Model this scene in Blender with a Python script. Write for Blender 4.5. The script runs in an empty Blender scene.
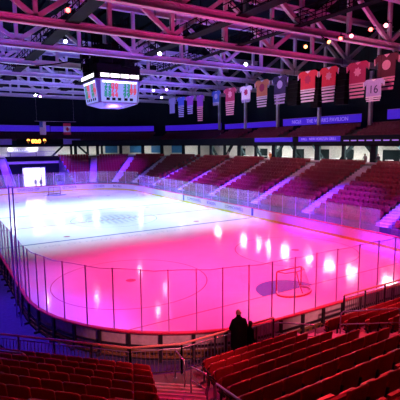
import bpy, math, random
from mathutils import Vector, Matrix
random.seed(7)
SC = bpy.context.scene
COL = SC.collection
PI = math.pi
R2 = math.sqrt(2)

# ------------------------------------------------------------------ helpers
class MB:
    """collects shapes, links them as one mesh object"""
    def __init__(s): s.v = []; s.f = []; s.m = []; s.mats = []
    def slot(s, m):
        if m not in s.mats: s.mats.append(m)
        return s.mats.index(m)
    def add(s, vs, fs, mi=0):
        o = len(s.v); s.v += [tuple(v) for v in vs]
        for f in fs: s.f.append(tuple(o + i for i in f)); s.m.append(mi)
    def box(s, c, d, rz=0, mi=0, M=None):
        hx, hy, hz = d[0] / 2, d[1] / 2, d[2] / 2
        vs = [Vector((x, y, z)) for z in (-hz, hz) for x, y in ((-hx, -hy), (hx, -hy), (hx, hy), (-hx, hy))]
        T = M if M is not None else Matrix.Rotation(rz, 3, 'Z')
        c = Vector(c)
        s.add([T @ v + c for v in vs], [(3, 2, 1, 0), (4, 5, 6, 7), (0, 1, 5, 4), (1, 2, 6, 5), (2, 3, 7, 6), (3, 0, 4, 7)], mi)
    def bar(s, p, q, w, h, mi=0, up=(0, 0, 1)):
        p, q = Vector(p), Vector(q); d = q - p; L = d.length
        if L < 1e-6: return
        d.normalize(); u = Vector(up)
        if abs(d.dot(u)) > .98: u = Vector((1, 0, 0))
        r = d.cross(u).normalized(); u = r.cross(d)
        s.box((p + q) / 2, (w, L, h), M=Matrix((r, d, u)).transposed(), mi=mi)
    def tube(s, pts, r, n=8, mi=0, closed=False):
        pts = [Vector(p) for p in pts]; N = len(pts); o = len(s.v); prev = None
        for i, p in enumerate(pts):
            if closed: d = pts[(i + 1) % N] - pts[i - 1]
            else: d = pts[min(i + 1, N - 1)] - pts[max(i - 1, 0)]
            d.normalize()
            u = Vector((0, 0, 1)) if prev is None else prev
            if abs(d.dot(u)) > .95: u = Vector((1, 0, 0)) if abs(d.x) < .9 else Vector((0, 1, 0))
            a = d.cross(u).normalized(); b = a.cross(d); prev = b
            rr = r[i] if isinstance(r, (list, tuple)) else r
            s.v += [tuple(p + a * rr * math.cos(2 * PI * k / n) + b * rr * math.sin(2 * PI * k / n)) for k in range(n)]
        for i in range(N if closed else N - 1):
            j = (i + 1) % N
            for k in range(n):
                s.f.append((o + i * n + k, o + i * n + (k + 1) % n, o + j * n + (k + 1) % n, o + j * n + k)); s.m.append(mi)
        if not closed:
            s.f.append(tuple(o + k for k in reversed(range(n)))); s.m.append(mi)
            s.f.append(tuple(o + (N - 1) * n + k for k in range(n))); s.m.append(mi)
    def prism(s, poly, fn0, fn1, mi=0):
        """poly: 2D outline; fn0/fn1 map (a,b) to the two end points"""
        n = len(poly)
        vs = [Vector(fn0(*p)) for p in poly] + [Vector(fn1(*p)) for p in poly]
        s.add(vs, [tuple(reversed(range(n))), tuple(range(n, 2 * n))] + [(i, (i + 1) % n, n + (i + 1) % n, n + i) for i in range(n)], mi)
    def sweep(s, path, prof, mi=0, closed=False):
        """path: list of (pos2d, normal2d); prof: closed list of (s,z) offsets along normal"""
        o = len(s.v); n = len(prof); N = len(path)
        for p, nn in path:
            s.v += [(p[0] + nn[0] * a, p[1] + nn[1] * a, b) for a, b in prof]
        for i in range(N if closed else N - 1):
            j = (i + 1) % N
            for k in range(n):
                l = (k + 1) % n
                s.f.append((o + i * n + k, o + j * n + k, o + j * n + l, o + i * n + l)); s.m.append(mi)
        if not closed:
            s.f.append(tuple(o + k for k in range(n))); s.m.append(mi)
            s.f.append(tuple(o + (N - 1) * n + k for k in reversed(range(n)))); s.m.append(mi)
    def sphere(s, c, r, n=12, mi=0, sc=(1, 1, 1)):
        c = Vector(c); rings = n // 2; o = len(s.v)
        for i in range(1, rings):
            t = PI * i / rings
            s.v += [(c.x + r * sc[0] * math.sin(t) * math.cos(2 * PI * k / n), c.y + r * sc[1] * math.sin(t) * math.sin(2 * PI * k / n), c.z + r * sc[2] * math.cos(t)) for k in range(n)]
        a = len(s.v); s.v += [(c.x, c.y, c.z + r * sc[2]), (c.x, c.y, c.z - r * sc[2])]
        for k in range(n):
            l = (k + 1) % n
            s.f.append((a, o + k, o + l)); s.m.append(mi)
            e = o + (rings - 2) * n
            s.f.append((a + 1, e + l, e + k)); s.m.append(mi)
            for i in range(rings - 2):
                s.f.append((o + i * n + k, o + (i + 1) * n + k, o + (i + 1) * n + l, o + i * n + l)); s.m.append(mi)
    def mesh(s, name, mat=None, smooth=False):
        me = bpy.data.meshes.new(name); me.from_pydata(s.v, [], s.f)
        for m in ([mat] if not s.mats else s.mats): me.materials.append(m)
        if s.mats: me.polygons.foreach_set('material_index', s.m)
        if smooth: me.polygons.foreach_set('use_smooth', [True] * len(me.polygons))
        me.update(); return me
    def build(s, name, mat=None, parent=None, smooth=False):
        o = bpy.data.objects.new(name, s.mesh(name, mat, smooth)); COL.objects.link(o)
        if parent: o.parent = parent
        return o

def tag(o, label=None, cat=None, group=None, kind=None):
    if label: o['label'] = label
    if cat: o['category'] = cat
    if group: o['group'] = group
    if kind: o['kind'] = kind
    return o
def empty(name, loc=(0, 0, 0), rz=0):
    o = bpy.data.objects.new(name, None); COL.objects.link(o); o.location = loc; o.rotation_euler = (0, 0, rz); o.empty_display_size = .2
    return o
def struct(name, mb, m, parent=None, smooth=False):
    o = mb.build(name, m, parent, smooth)
    if not parent: o['kind'] = 'structure'
    return o
def dup(root, loc, rz=0, label=None, group=None):
    r = root.copy(); COL.objects.link(r); r.location = loc; r.rotation_euler = (0, 0, rz)
    if label: r['label'] = label
    if group: r['group'] = group
    for ch in list(root.children):
        c = ch.copy(); COL.objects.link(c); c.parent = r
        for g in list(ch.children):
            d = g.copy(); COL.objects.link(d); d.parent = c
    return r
ORD = ['first', 'second', 'third', 'fourth', 'fifth', 'sixth', 'seventh', 'eighth', 'ninth', 'tenth', 'eleventh', 'twelfth', 'thirteenth', 'fourteenth', 'fifteenth', 'sixteenth', 'seventeenth', 'eighteenth', 'nineteenth', 'twentieth', 'twenty-first', 'twenty-second', 'twenty-third', 'twenty-fourth', 'twenty-fifth', 'twenty-sixth', 'twenty-seventh', 'twenty-eighth', 'twenty-ninth', 'thirtieth']

def mat(name, col, rough=.6, metal=0, noise=.12, scale=6, emit=None, spec=.5, bump=0):
    m = bpy.data.materials.new(name); m.use_nodes = True
    nt = m.node_tree; b = nt.nodes['Principled BSDF']
    b.inputs['Roughness'].default_value = rough; b.inputs['Metallic'].default_value = metal
    b.inputs['Specular IOR Level'].default_value = spec
    tc = nt.nodes.new('ShaderNodeTexCoord'); nz = nt.nodes.new('ShaderNodeTexNoise'); nz.inputs['Scale'].default_value = scale
    nt.links.new(tc.outputs['Object'], nz.inputs['Vector'])
    cr = nt.nodes.new('ShaderNodeValToRGB')
    c0 = [max(0, c * (1 - noise)) for c in col]; c1 = [min(1, c * (1 + noise)) for c in col]
    cr.color_ramp.elements[0].color = (*c0, 1); cr.color_ramp.elements[1].color = (*c1, 1)
    cr.color_ramp.elements[0].position = .3; cr.color_ramp.elements[1].position = .7
    nt.links.new(nz.outputs['Fac'], cr.inputs['Fac']); nt.links.new(cr.outputs['Color'], b.inputs['Base Color'])
    if bump:
        bp = nt.nodes.new('ShaderNodeBump'); bp.inputs['Strength'].default_value = bump
        nt.links.new(nz.outputs['Fac'], bp.inputs['Height']); nt.links.new(bp.outputs['Normal'], b.inputs['Normal'])
    if emit:
        b.inputs['Emission Color'].default_value = (*emit[0], 1); b.inputs['Emission Strength'].default_value = emit[1]
    return m
def glass_mat(name, tint, fac, haze=0):
    m = bpy.data.materials.new(name); m.use_nodes = True; nt = m.node_tree
    nt.nodes.clear()
    out = nt.nodes.new('ShaderNodeOutputMaterial'); mx = nt.nodes.new('ShaderNodeMixShader')
    tr = nt.nodes.new('ShaderNodeBsdfTransparent'); gl = nt.nodes.new('ShaderNodeBsdfGlossy'); fr = nt.nodes.new('ShaderNodeLayerWeight'); fr.inputs['Blend'].default_value = .5
    pw = nt.nodes.new('ShaderNodeMath'); pw.operation = 'POWER'; pw.inputs[1].default_value = 4.5
    ma = nt.nodes.new('ShaderNodeMath'); ma.operation = 'MULTIPLY_ADD'; ma.inputs[1].default_value = fac; ma.inputs[2].default_value = .03
    gl.inputs['Roughness'].default_value = .04
    tr.inputs['Color'].default_value = (*tint, 1); gl.inputs['Color'].default_value = (1, 1, 1, 1)
    nt.links.new(fr.outputs['Facing'], pw.inputs[0]); nt.links.new(pw.outputs[0], ma.inputs[0]); nt.links.new(ma.outputs[0], mx.inputs['Fac'])
    nt.links.new(tr.outputs[0], mx.inputs[1]); nt.links.new(gl.outputs[0], mx.inputs[2]); src = mx.outputs[0]
    if haze:
        df = nt.nodes.new('ShaderNodeBsdfDiffuse'); tl = nt.nodes.new('ShaderNodeBsdfTranslucent'); ad = nt.nodes.new('ShaderNodeMixShader'); hz = nt.nodes.new('ShaderNodeMixShader')
        df.inputs[0].default_value = tl.inputs[0].default_value = (.9, .9, .9, 1); ad.inputs[0].default_value = .5
        nz = nt.nodes.new('ShaderNodeTexNoise'); tc = nt.nodes.new('ShaderNodeTexCoord'); nz.inputs['Scale'].default_value = .5; nt.links.new(tc.outputs['Object'], nz.inputs['Vector'])
        hm = nt.nodes.new('ShaderNodeMath'); hm.operation = 'MULTIPLY'; hm.inputs[1].default_value = haze * 2; nt.links.new(nz.outputs['Fac'], hm.inputs[0]); nt.links.new(hm.outputs[0], hz.inputs[0])
        nt.links.new(df.outputs[0], ad.inputs[1]); nt.links.new(tl.outputs[0], ad.inputs[2]); nt.links.new(src, hz.inputs[1]); nt.links.new(ad.outputs[0], hz.inputs[2]); src = hz.outputs[0]
    nt.links.new(src, out.inputs['Surface'])
    return m

M = dict(
    ice=mat('ice', (.86, .89, .93), .10, noise=.03, scale=.8, spec=.5),
    line_blue=mat('blue_line_paint', (.22, .26, .50), .15, noise=.05),
    line_red=mat('red_line_paint', (.52, .22, .32), .15, noise=.05),
    crease=mat('crease_paint', (.16, .30, .62), .15, noise=.05),
    mark=mat('ice_lettering_paint', (.66, .70, .80), .15, noise=.05),
    board=mat('dasher_board_white', (.80, .80, .82), .4, noise=.04),
    advert=mat('advert_lettering', (.10, .08, .25), .5),
    cap=mat('cap_rail_red', (.62, .04, .10), .35),
    kick=mat('kick_plate_yellow', (.70, .68, .06), .45),
    frame=mat('board_frame_black', (.025, .025, .03), .5),
    backing=mat('board_backing_grey', (.66, .65, .66), .6),
    timber=mat('raw_timber', (.22, .13, .05), .7),
    boardblue=mat('board_blue_stripe', (.05, .06, .25), .4),
    post=mat('glass_post', (.50, .26, .66), .5),
    glass=glass_mat('rink_glass', (.985, .98, .99), .45),
    sheenglass=glass_mat('rink_glass_sheen', (.97, .96, .985), .5, .16),  # milky white mixed in to stand for the violet reflection on the panes
    conc=mat('concrete', (.15, .135, .145), .85, noise=.2, scale=3, bump=.1),
    concdark=mat('dark_concrete', (.09, .085, .095), .85, noise=.2, scale=3),
    nosing=mat('pale_step', (.66, .64, .68), .7, noise=.1),
    stairedge=mat('stair_edge_paint', (.40, .37, .40), .7, noise=.1),
    seat=mat('red_seat_plastic', (.30, .010, .016), .42, noise=.12),
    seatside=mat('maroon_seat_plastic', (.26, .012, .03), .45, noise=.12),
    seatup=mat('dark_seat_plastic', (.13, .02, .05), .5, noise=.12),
    bracket=mat('seat_bracket', (.03, .03, .035), .5, metal=.5),
    steel=mat('brushed_steel', (.42, .42, .48), .35, metal=.8),
    truss=mat('truss_paint', (.60, .58, .62), .55, noise=.08),
    black=mat('black_paint', (.006, .006, .007), .7, spec=.08),
    deck=mat('roof_deck', (.004, .008, .010), .9, spec=.03),
    darkwall=mat('dark_wall', (.012, .022, .026), .9, spec=.1),
    white=mat('white_wall', (.80, .79, .74), .8),
    panel=mat('fascia_added_glow', (.06, .03, .35), .5, emit=((.055, .01, .80), .55)),  # painted panels; the glow stands in for blue light falling on them
    purplepaint=mat('purple_painted_panel', (.24, .15, .60), .55),
    glowtext=mat('lettering_added_glow', (.4, .35, .8), .5, emit=((.40, .25, 1), .5)),  # fascia letters and edge dashes, given the same added glow
    goalred=mat('goal_red', (.55, .02, .04), .35),
    net=mat('net_cord', (.75, .72, .75), .8),
    coat=mat('black_coat', (.004, .004, .005), .9, spec=.05),
    skin=mat('skin', (.32, .17, .12), .6),
    hair=mat('dark_hair', (.02, .014, .01), .7),
    rubber=mat('rubber_floor', (.05, .045, .13), .85, spec=.15),
    screen=mat('screen_face', (.02, .02, .03), .3, emit=((.34, .36, 1.0), .9)),
    ring=mat('ring_display', (.8, .8, .8), .3, emit=((1, .95, 1), 2.2)),
    digit_g=mat('green_digits', (0, .05, .04), .4, emit=((.0, .30, .22), .8)),
    digit_r=mat('rose_digits', (.05, .01, .01), .4, emit=((.80, .06, .12), .9)),
    digit_o=mat('amber_digits', (.8, .3, .02), .4, emit=((1, .32, .05), 6)),
    tubewhite=mat('fluorescent_tube', (1, 1, 1), .4, emit=((1, .98, .94), 125)),
    doorlight=mat('lit_room_wall', (.8, .8, .8), .8),
)
def lens(name, col, e): return mat(name, col, .3, emit=(col, e))

# ------------------------------------------------------------------ camera
cam = bpy.data.cameras.new('camera'); camo = bpy.data.objects.new('camera', cam); COL.objects.link(camo)
CP = Vector((-16.206, -44.168, 8.148)); yaw, pit, FPX, roll = .551, .132, 430.236, -.008
fw = Vector((math.sin(yaw) * math.cos(pit), math.cos(yaw) * math.cos(pit), -math.sin(pit)))
rt = Vector((math.cos(yaw), -math.sin(yaw), 0)); up = rt.cross(fw)
rr = rt * math.cos(roll) + up * math.sin(roll); uu = up * math.cos(roll) - rt * math.sin(roll)
Mw = Matrix((rr, uu, -fw)).transposed().to_4x4(); Mw.translation = CP
camo.matrix_world = Mw
cam.sensor_width = 36; cam.lens = FPX / 400 * 36; cam.clip_end = 300; cam.clip_start = .05
SC.camera = camo
def proj(p):
    d = Vector(p) - CP; k = d.dot(fw)
    if k < .3: return None
    return 200 + FPX * d.dot(rr) / k, 200 - FPX * d.dot(uu) / k, k
def inview(p, mg=6):
    q = proj(p)
    return q is not None and -mg < q[0] < 400 + mg and -mg < q[1] < 400 + mg

# ------------------------------------------------------------------ rink
W, E, RC = 12.95, 31.6, 8.2
def arc(cx, cy, a0, a1, n):
    return [((cx + RC * math.cos(a0 + (a1 - a0) * i / n), cy + RC * math.sin(a0 + (a1 - a0) * i / n)), (math.cos(a0 + (a1 - a0) * i / n), math.sin(a0 + (a1 - a0) * i / n))) for i in range(n + 1)]
def seg(p, q, n):
    d = Vector((q[0] - p[0], q[1] - p[1])).normalized(); nn = (d.y, -d.x)
    return [((p[0] + (q[0] - p[0]) * i / n, p[1] + (q[1] - p[1]) * i / n), nn) for i in range(n + 1)]
# counter-clockwise, normals outward
NEAR = arc(-W + RC, -E + RC, PI, 1.5 * PI, 16) + seg((-W + RC, -E), (W - RC, -E), 12)[1:] + arc(W - RC, -E + RC, 1.5 * PI, 2 * PI, 12)[1:]
RIGHT = seg((W, -E + RC), (W, E - RC), 24)
FAR = arc(W - RC, E - RC, 0, .5 * PI, 12) + seg((W - RC, E), (-W + RC, E), 12)[1:] + arc(-W + RC, E - RC, .5 * PI, PI, 12)[1:]
LEFT = seg((-W, E - RC), (-W, -E + RC), 24)
LOOP = NEAR[:-1] + RIGHT[:-1] + FAR[:-1] + LEFT[:-1]

ice = MB(); ice.prism([p for p, n in LOOP], lambda a, b: (a, b, -.1), lambda a, b: (a, b, 0))
ICE = struct('floor', ice, M['ice']); ICE['label'] = 'smooth ice sheet of the hockey rink'

def strip_ring(mb, cx, cy, r, w, a0=0, a1=2 * PI, n=64, z=.003):
    for i in range(n):
        a, b = a0 + (a1 - a0) * i / n, a0 + (a1 - a0) * (i + 1) / n
        mb.add([(cx + (r - w / 2) * math.cos(a), cy + (r - w / 2) * math.sin(a), z), (cx + (r + w / 2) * math.cos(a), cy + (r + w / 2) * math.sin(a), z),
                (cx + (r + w / 2) * math.cos(b), cy + (r + w / 2) * math.sin(b), z), (cx + (r - w / 2) * math.cos(b), cy + (r - w / 2) * math.sin(b), z)], [(0, 1, 2, 3)])
def rect(mb, x0, x1, y0, y1, z=.003): mb.add([(x0, y0, z), (x1, y0, z), (x1, y1, z), (x0, y1, z)], [(0, 1, 2, 3)])
GL = 27.13
for y in (-7.62, 7.62):
    b = MB(); rect(b, -W + .03, W - .03, y - .16, y + .16); b.build('blue_line', M['line_blue'], ICE)
b = MB(); rect(b, -W + .03, W - .03, -.15, .15); b.build('centre_line', M['line_red'], ICE)
for y in (-GL, GL):
    b = MB(); rect(b, -W + 1.0, W - 1.0, y - .04, y + .04); b.build('goal_line', M['line_red'], ICE)
for cx, cy in ((-6.7, -20.7), (6.7, -20.7), (-6.7, 20.7), (6.7, 20.7)):
    b = MB(); strip_ring(b, cx, cy, 4.57, .06); strip_ring(b, cx, cy, .15, .3, n=20); b.build('faceoff_circle', M['line_red'], ICE)
b = MB(); strip_ring(b, 0, 0, 4.57, .06, z=.004); b.build('centre_circle', M['line_blue'], ICE)
for cx, cy in ((-6.7, -6.1), (6.7, -6.1), (-6.7, 6.1), (6.7, 6.1)):
    b = MB(); strip_ring(b, cx, cy, .15, .3, n=20); b.build('faceoff_spot', M['line_red'], ICE)
for sg in (-1, 1):
    b = MB(); n = 20
    pts = [(1.83 * math.cos(PI * i / n), sg * (-GL) * -1 * -1 + 0) for i in range(1)]
    vs = [(1.83 * math.cos(PI * i / n), sg * GL - sg * 1.83 * math.sin(PI * i / n), .005) for i in range(n + 1)]
    b.add(vs, [tuple(range(n + 1)) if sg < 0 else tuple(reversed(range(n + 1)))]); b.build('goal_crease', M['crease'], ICE)
# centre emblem : barber stripe disc made of slanted bars
b = MB()
for k in range(-4, 5):
    h = math.sqrt(max(0, 2.6 ** 2 - (k * .62) ** 2))
    if h < .5: continue
    x0 = k * .62
    b.add([(x0 - .17, -h, .006), (x0 + .17, -h, .006), (x0 + .5, h, .006), (x0 + .16, h, .006)], [(0, 1, 2, 3)])
strip_ring(b, 0, 0, 3.0, .12, z=.006)
b.build('centre_emblem', M['mark'], ICE)
def text(body, size, mtx, m, parent=None, ext=.004, name='lettering', bold=0):
    c = bpy.data.curves.new(name, 'FONT'); c.body = body; c.size = size; c.extrude = ext; c.offset = bold; c.align_x = 'CENTER'; c.align_y = 'CENTER'
    t_ = bpy.data.objects.new(name, c); COL.objects.link(t_)
    me = bpy.data.meshes.new_from_object(t_.evaluated_get(bpy.context.evaluated_depsgraph_get()))
    bpy.data.objects.remove(t_); bpy.data.curves.remove(c)
    o = bpy.data.objects.new(name, me); COL.objects.link(o); me.materials.clear(); me.materials.append(m)
    if parent: o.parent = parent
    o.matrix_local = mtx
    return o
def frame_mtx(o, x, y):
    x, y = Vector(x).normalized(), Vector(y).normalized(); z = x.cross(y)
    m = Matrix((x, y, z)).transposed().to_4x4(); m.translation = o; return m
text('1200  OTTAWA  1200  OTTAWA', .95, frame_mtx((-3.0, -9.0, .006), (1, 0, 0), (0, 1, 0)), M['mark'], ICE, .001)

def resample(path, step):
    """positions every step along a path of (pos, normal)"""
    out = []; acc = 0; nxt = step / 2
    for (p, n), (q, m) in zip(path[:-1], path[1:]):
        L = math.dist(p, q)
        while nxt <= acc + L:
            t = (nxt - acc) / L
            nn = Vector((n[0] + (m[0] - n[0]) * t, n[1] + (m[1] - n[1]) * t)).normalized()
            out.append(((p[0] + (q[0] - p[0]) * t, p[1] + (q[1] - p[1]) * t), (nn.x, nn.y))); nxt += step
        acc += L
    return out, acc
POSTS = [(-13.46, -20.49), (-13.24, -21.47), (-13.06, -22.11), (-12.99, -22.91), (-12.95, -24.09), (-12.76, -25.16), (-12.36, -25.82), (-11.94, -26.93), (-11.41, -27.98), (-10.75, -28.97), (-10.03, -29.83), (-9.16, -30.4), (-8.22, -30.85), (-7.27, -31.17), (-6.23, -31.36), (-5.18, -31.37), (-3.99, -31.42), (-2.76, -31.45), (-1.47, -31.46), (0.0, -31.33), (1.37, -31.45)]
def near_stations(path):
    cum = [0]
    for (p, n), (q, m) in zip(path[:-1], path[1:]): cum.append(cum[-1] + math.dist(p, q))
    st = []
    for x, y in POSTS[3:]:
        best = (1e9, 0)
        for i, ((p, n), (q, m)) in enumerate(zip(path[:-1], path[1:])):
            d = Vector((q[0] - p[0], q[1] - p[1])); t = max(0, min(1, Vector((x - p[0], y - p[1])).dot(d) / d.length_squared))
            e = math.dist((p[0] + d.x * t, p[1] + d.y * t), (x, y))
            if e < best[0]: best = (e, cum[i] + d.length * t)
        st.append(best[1])
    while st[0] > 1.0: st.insert(0, st[0] - 1.1)
    while st[-1] < cum[-1] - 1.3: st.append(st[-1] + 1.27)
    return st, cum
def at_len(path, cum, L):
    i = max(k for k in range(len(path) - 1) if cum[k] <= L + 1e-6); (p, n), (q, m) = path[i], path[i + 1]; t = (L - cum[i]) / (cum[i + 1] - cum[i])
    nn = Vector((n[0] + (m[0] - n[0]) * t, n[1] + (m[1] - n[1]) * t)).normalized()
    return (p[0] + (q[0] - p[0]) * t, p[1] + (q[1] - p[1]) * t), (nn.x, nn.y)
def boards(name, label, path, step, outer_detail, glass_z, mark_y=(), near=False):
    root = empty(name, (path[len(path) // 2][0][0], path[len(path) // 2][0][1], 0)); tag(root, label, 'rink boards')
    off = Matrix.Translation(-Vector(root.location))
    def fin(mb, nm, m, par=root, smooth=False):
        mb.v = [(x - root.location.x, y - root.location.y, z) for x, y, z in mb.v]
        return mb.build(nm, m, par, smooth)
    b = MB(); b.sweep(path, [(0.0, .22), (.03, .22), (.03, 1.02), (.0, 1.02)]); fin(b, 'board_panel', M['board'])
    b = MB(); b.sweep(path, [(-.012, .0), (.03, .0), (.03, .22), (-.012, .22)]); fin(b, 'kick_plate', M['kick'])
    b = MB(); b.sweep(path, [(-.02, 1.02), (.15, 1.02), (.15, 1.07), (.12, 1.09), (.01, 1.09), (-.02, 1.07)]); fin(b, 'cap_rail', M['cap'])
    b = MB(); b.sweep(path, [(.06, .55), (.075, .55), (.075, 1.0), (.06, 1.0)]); fin(b, 'backing_panel', M['backing'])
    if outer_detail:
        for z0, z1, m in ((.47, .55, 'frame'), (.06, .13, 'timber'), (.28, .34, 'timber')):
            b = MB(); b.sweep(path, [(.035, z0), (.13, z0), (.13, z1), (.035, z1)]); fin(b, 'stringer', M[m])
        for (p, n) in resample(path, 1.225)[0]:
            b = MB(); a = math.atan2(n[1], n[0]); b.box((p[0] + n[0] * .11, p[1] + n[1] * .11, .51), (.13, .12, 1.0), a)
            b.box((p[0] + n[0] * .2, p[1] + n[1] * .2, .05), (.3, .1, .1), a)
            fin(b, 'brace', M['frame'])
        b = MB(); i0 = b.slot(M['frame']); i1 = b.slot(M['timber']); fine = resample(path, .17)[0]
        b.sweep(fine, [(.04, .14), (.06, .14), (.06, .27), (.04, .27)])
        b.m = [(i1 if (q // 4) % 2 else i0) for q in range(len(b.f))]
        fin(b, 'lower_lattice', None)
    for y in mark_y:
        b = MB(); b.box((W - .006, y, .62), (.02, .34, .8)); fin(b, 'blue_mark', M['boardblue'])
    pos, L = resample(path, step)
    if near:
        st, cum = near_stations(path); pos = []
        for s0, s1 in zip(st[:-1], st[1:]):
            (p, n), (q, m) = at_len(path, cum, s0), at_len(path, cum, s1); mid = at_len(path, cum, (s0 + s1) / 2)
            pos.append(mid)
            b = MB(); b.bar((p[0] + n[0] * .06, p[1] + n[1] * .06, (1.09 + glass_z) / 2), (q[0] + m[0] * .06, q[1] + m[1] * .06, (1.09 + glass_z) / 2), .012, glass_z - 1.09)
            fin(b, 'glass_pane', M['glass'])
            b = MB(); b.box((p[0] + n[0] * .07, p[1] + n[1] * .07, (1.09 + glass_z + .04) / 2), (.04, .034, glass_z + .04 - 1.09), math.atan2(n[1], n[0])); fin(b, 'glass_post', M['post'])
    for (p, n) in ([] if near else pos):
        a = math.atan2(n[1], n[0]); t = (-n[1], n[0])
        b = MB(); b.box((p[0] + n[0] * .06, p[1] + n[1] * .06, (1.09 + glass_z) / 2), (.012, step - .05, glass_z - 1.09), a)
        fin(b, 'glass_pane', M['glass' if outer_detail else 'sheenglass'])
        b = MB(); q = (p[0] + n[0] * .07 + t[0] * step / 2, p[1] + n[1] * .07 + t[1] * step / 2)
        b.box((q[0], q[1], (1.09 + glass_z + .04) / 2), (.045, .04, glass_z + .04 - 1.09), a)
        fin(b, 'glass_post', M['post'])
    if outer_detail:
        b = MB(); b.tube([(p[0] + n[0] * .06, p[1] + n[1] * .06, glass_z + .02 - .05 * (i % 2)) for i, (p, n) in enumerate(pos)], .012, 5)
        fin(b, 'top_cable', M['post'])
    return root
BN = boards('dasher_boards', 'white boards and tall glass curving around the near end behind the goal', NEAR, 1.26, True, 3.48, near=True)
BR = boards('dasher_boards', 'long straight white boards with yellow kick strip along the side stand', RIGHT, 1.85, False, 2.9, (-7.62, 7.62))
BF = boards('dasher_boards', 'distant white boards curving across the far end below the tunnel', FAR, 1.85, False, 3.3)
BL = boards('dasher_boards', 'boards running beside the deep blue walkway from the near corner', LEFT, 1.3, True, 3.48)
# advertising lettering on the boards
def side_ad(body, y, size, par, z=.62):
    text(body, size, frame_mtx(Vector((W - .012, y, z)) - par.location, (0, -1, 0), (0, 0, 1)), M['advert'], par, .002, 'advert_lettering')
side_ad('COMMONWELL', 4.8, .5, BR); side_ad('BORDEN', 0.6, .5, BR); side_ad('COMMONWELL', -4.2, .5, BR)
def far_ad(body, x, size, z=.62):
    text(body, size, frame_mtx(Vector((x, E - .012, z)) - BF.location, (1, 0, 0), (0, 0, 1)), M['advert'], BF, .002, 'advert_lettering')
far_ad('OTTAWA', 3.6, .55)
for x, t in ((-2.4, 'CO-OP'), (-4.6, 'BRIDGES')): far_ad(t, x, .6)
for ang, t in ((62, 'CTV NEWS'), (38, 'BIG RIG')):
    a = math.radians(ang); c = Vector((W - RC + (RC - .07) * math.cos(a), E - RC + (RC - .07) * math.sin(a), .62))
    text(t, .5, frame_mtx(c - BF.location, (math.sin(a), -math.cos(a), 0), (0, 0, 1)), M['advert'], BF, .002, 'advert_lettering')

# goals
def goal(loc, rz, label):
    r = empty('hockey_goal', loc, rz); tag(r, label, 'goal')
    hw, h, d = .915, 1.22, 1.1
    b = MB(); b.tube([(-hw, 0, 0), (-hw, 0, h - .1), (-hw + .03, 0, h - .03), (-hw + .1, 0, h), (hw - .1, 0, h), (hw - .03, 0, h - .03), (hw, 0, h - .1), (hw, 0, 0)], .035, 8)
    b.build('goal_frame', M['goalred'], r, True)
    base = [(-hw, 0)] + [(-hw * 1.05 * math.cos(t) if False else -1.12 * math.cos(t), -.35 - .77 * math.sin(t)) for t in [PI * i / 16 for i in range(17)]] + [(hw, 0)]
    b = MB(); b.tube([(x, y, .05) for x, y in base], .04, 6); b.build('base_pipe', M['goalred'], r, True)
    b = MB(); b.tube([(x * .97, y * .96, .10) for x, y in base], .05, 6); b.build('base_padding', M['board'], r, True)
    b = MB(); b.tube([(-hw, 0, h), (-.7, -.45, h - .02), (0, -.56, h - .02), (.7, -.45, h - .02), (hw, 0, h)], .022, 6)
    b.build('top_shelf', M['goalred'], r, True)
    b = MB(); b.tube([(0, -.56, h - .02), (0, -.75, .7), (0, -1.1, .06)], .03, 6)
    b.build('centre_brace', M['goalred'], r, True)
    top = [(-hw, 0), (-.85, -.3), (-.7, -.45), (-.4, -.53), (0, -.56), (.4, -.53), (.7, -.45), (.85, -.3), (hw, 0)]
    def bp(t):
        i = min(int(t), len(base) - 2); f = t - i
        return Vector((base[i][0] + (base[i + 1][0] - base[i][0]) * f, base[i][1] + (base[i + 1][1] - base[i][1]) * f, .06))
    def tp(t):
        t = t * (len(top) - 1); i = min(int(t), len(top) - 2); f = t - i
        return Vector((top[i][0] + (top[i + 1][0] - top[i][0]) * f, top[i][1] + (top[i + 1][1] - top[i][1]) * f, h - .02))
    b = MB(); N = 34
    for i in range(N + 1): b.bar(bp(i / N * (len(base) - 1)), tp(i / N), .006, .006)
    for k in range(1, 12):
        pts = [bp(i / N * (len(base) - 1)).lerp(tp(i / N), k / 12) for i in range(N + 1)]
        for p, q in zip(pts[:-1], pts[1:]): b.bar(p, q, .006, .006)
    b.build('net', M['net'], r)
    return r
goal((0, -GL, 0), 0, 'red framed hockey goal on the pink ice near the closest boards')
goal((0, GL, 0), PI, 'tiny distant hockey goal in front of the bright tunnel')

# ------------------------------------------------------------------ floors around the rink
b = MB()
# ring of floor around boards at ice level
outer = [((p[0] + n[0] * .16, p[1] + n[1] * .16), n) for p, n in LOOP]
b.sweep(outer, [(0, -.1), (1.6, -.1), (1.6, 0), (0, 0)], closed=True)
b.box((-20.6, 3, -.05), (12.2, 62, .1)); b.box((-17.4, -27, -.06), (5.8, 8, .08))
struct('floor_walkway', b, M['rubber'])

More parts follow.
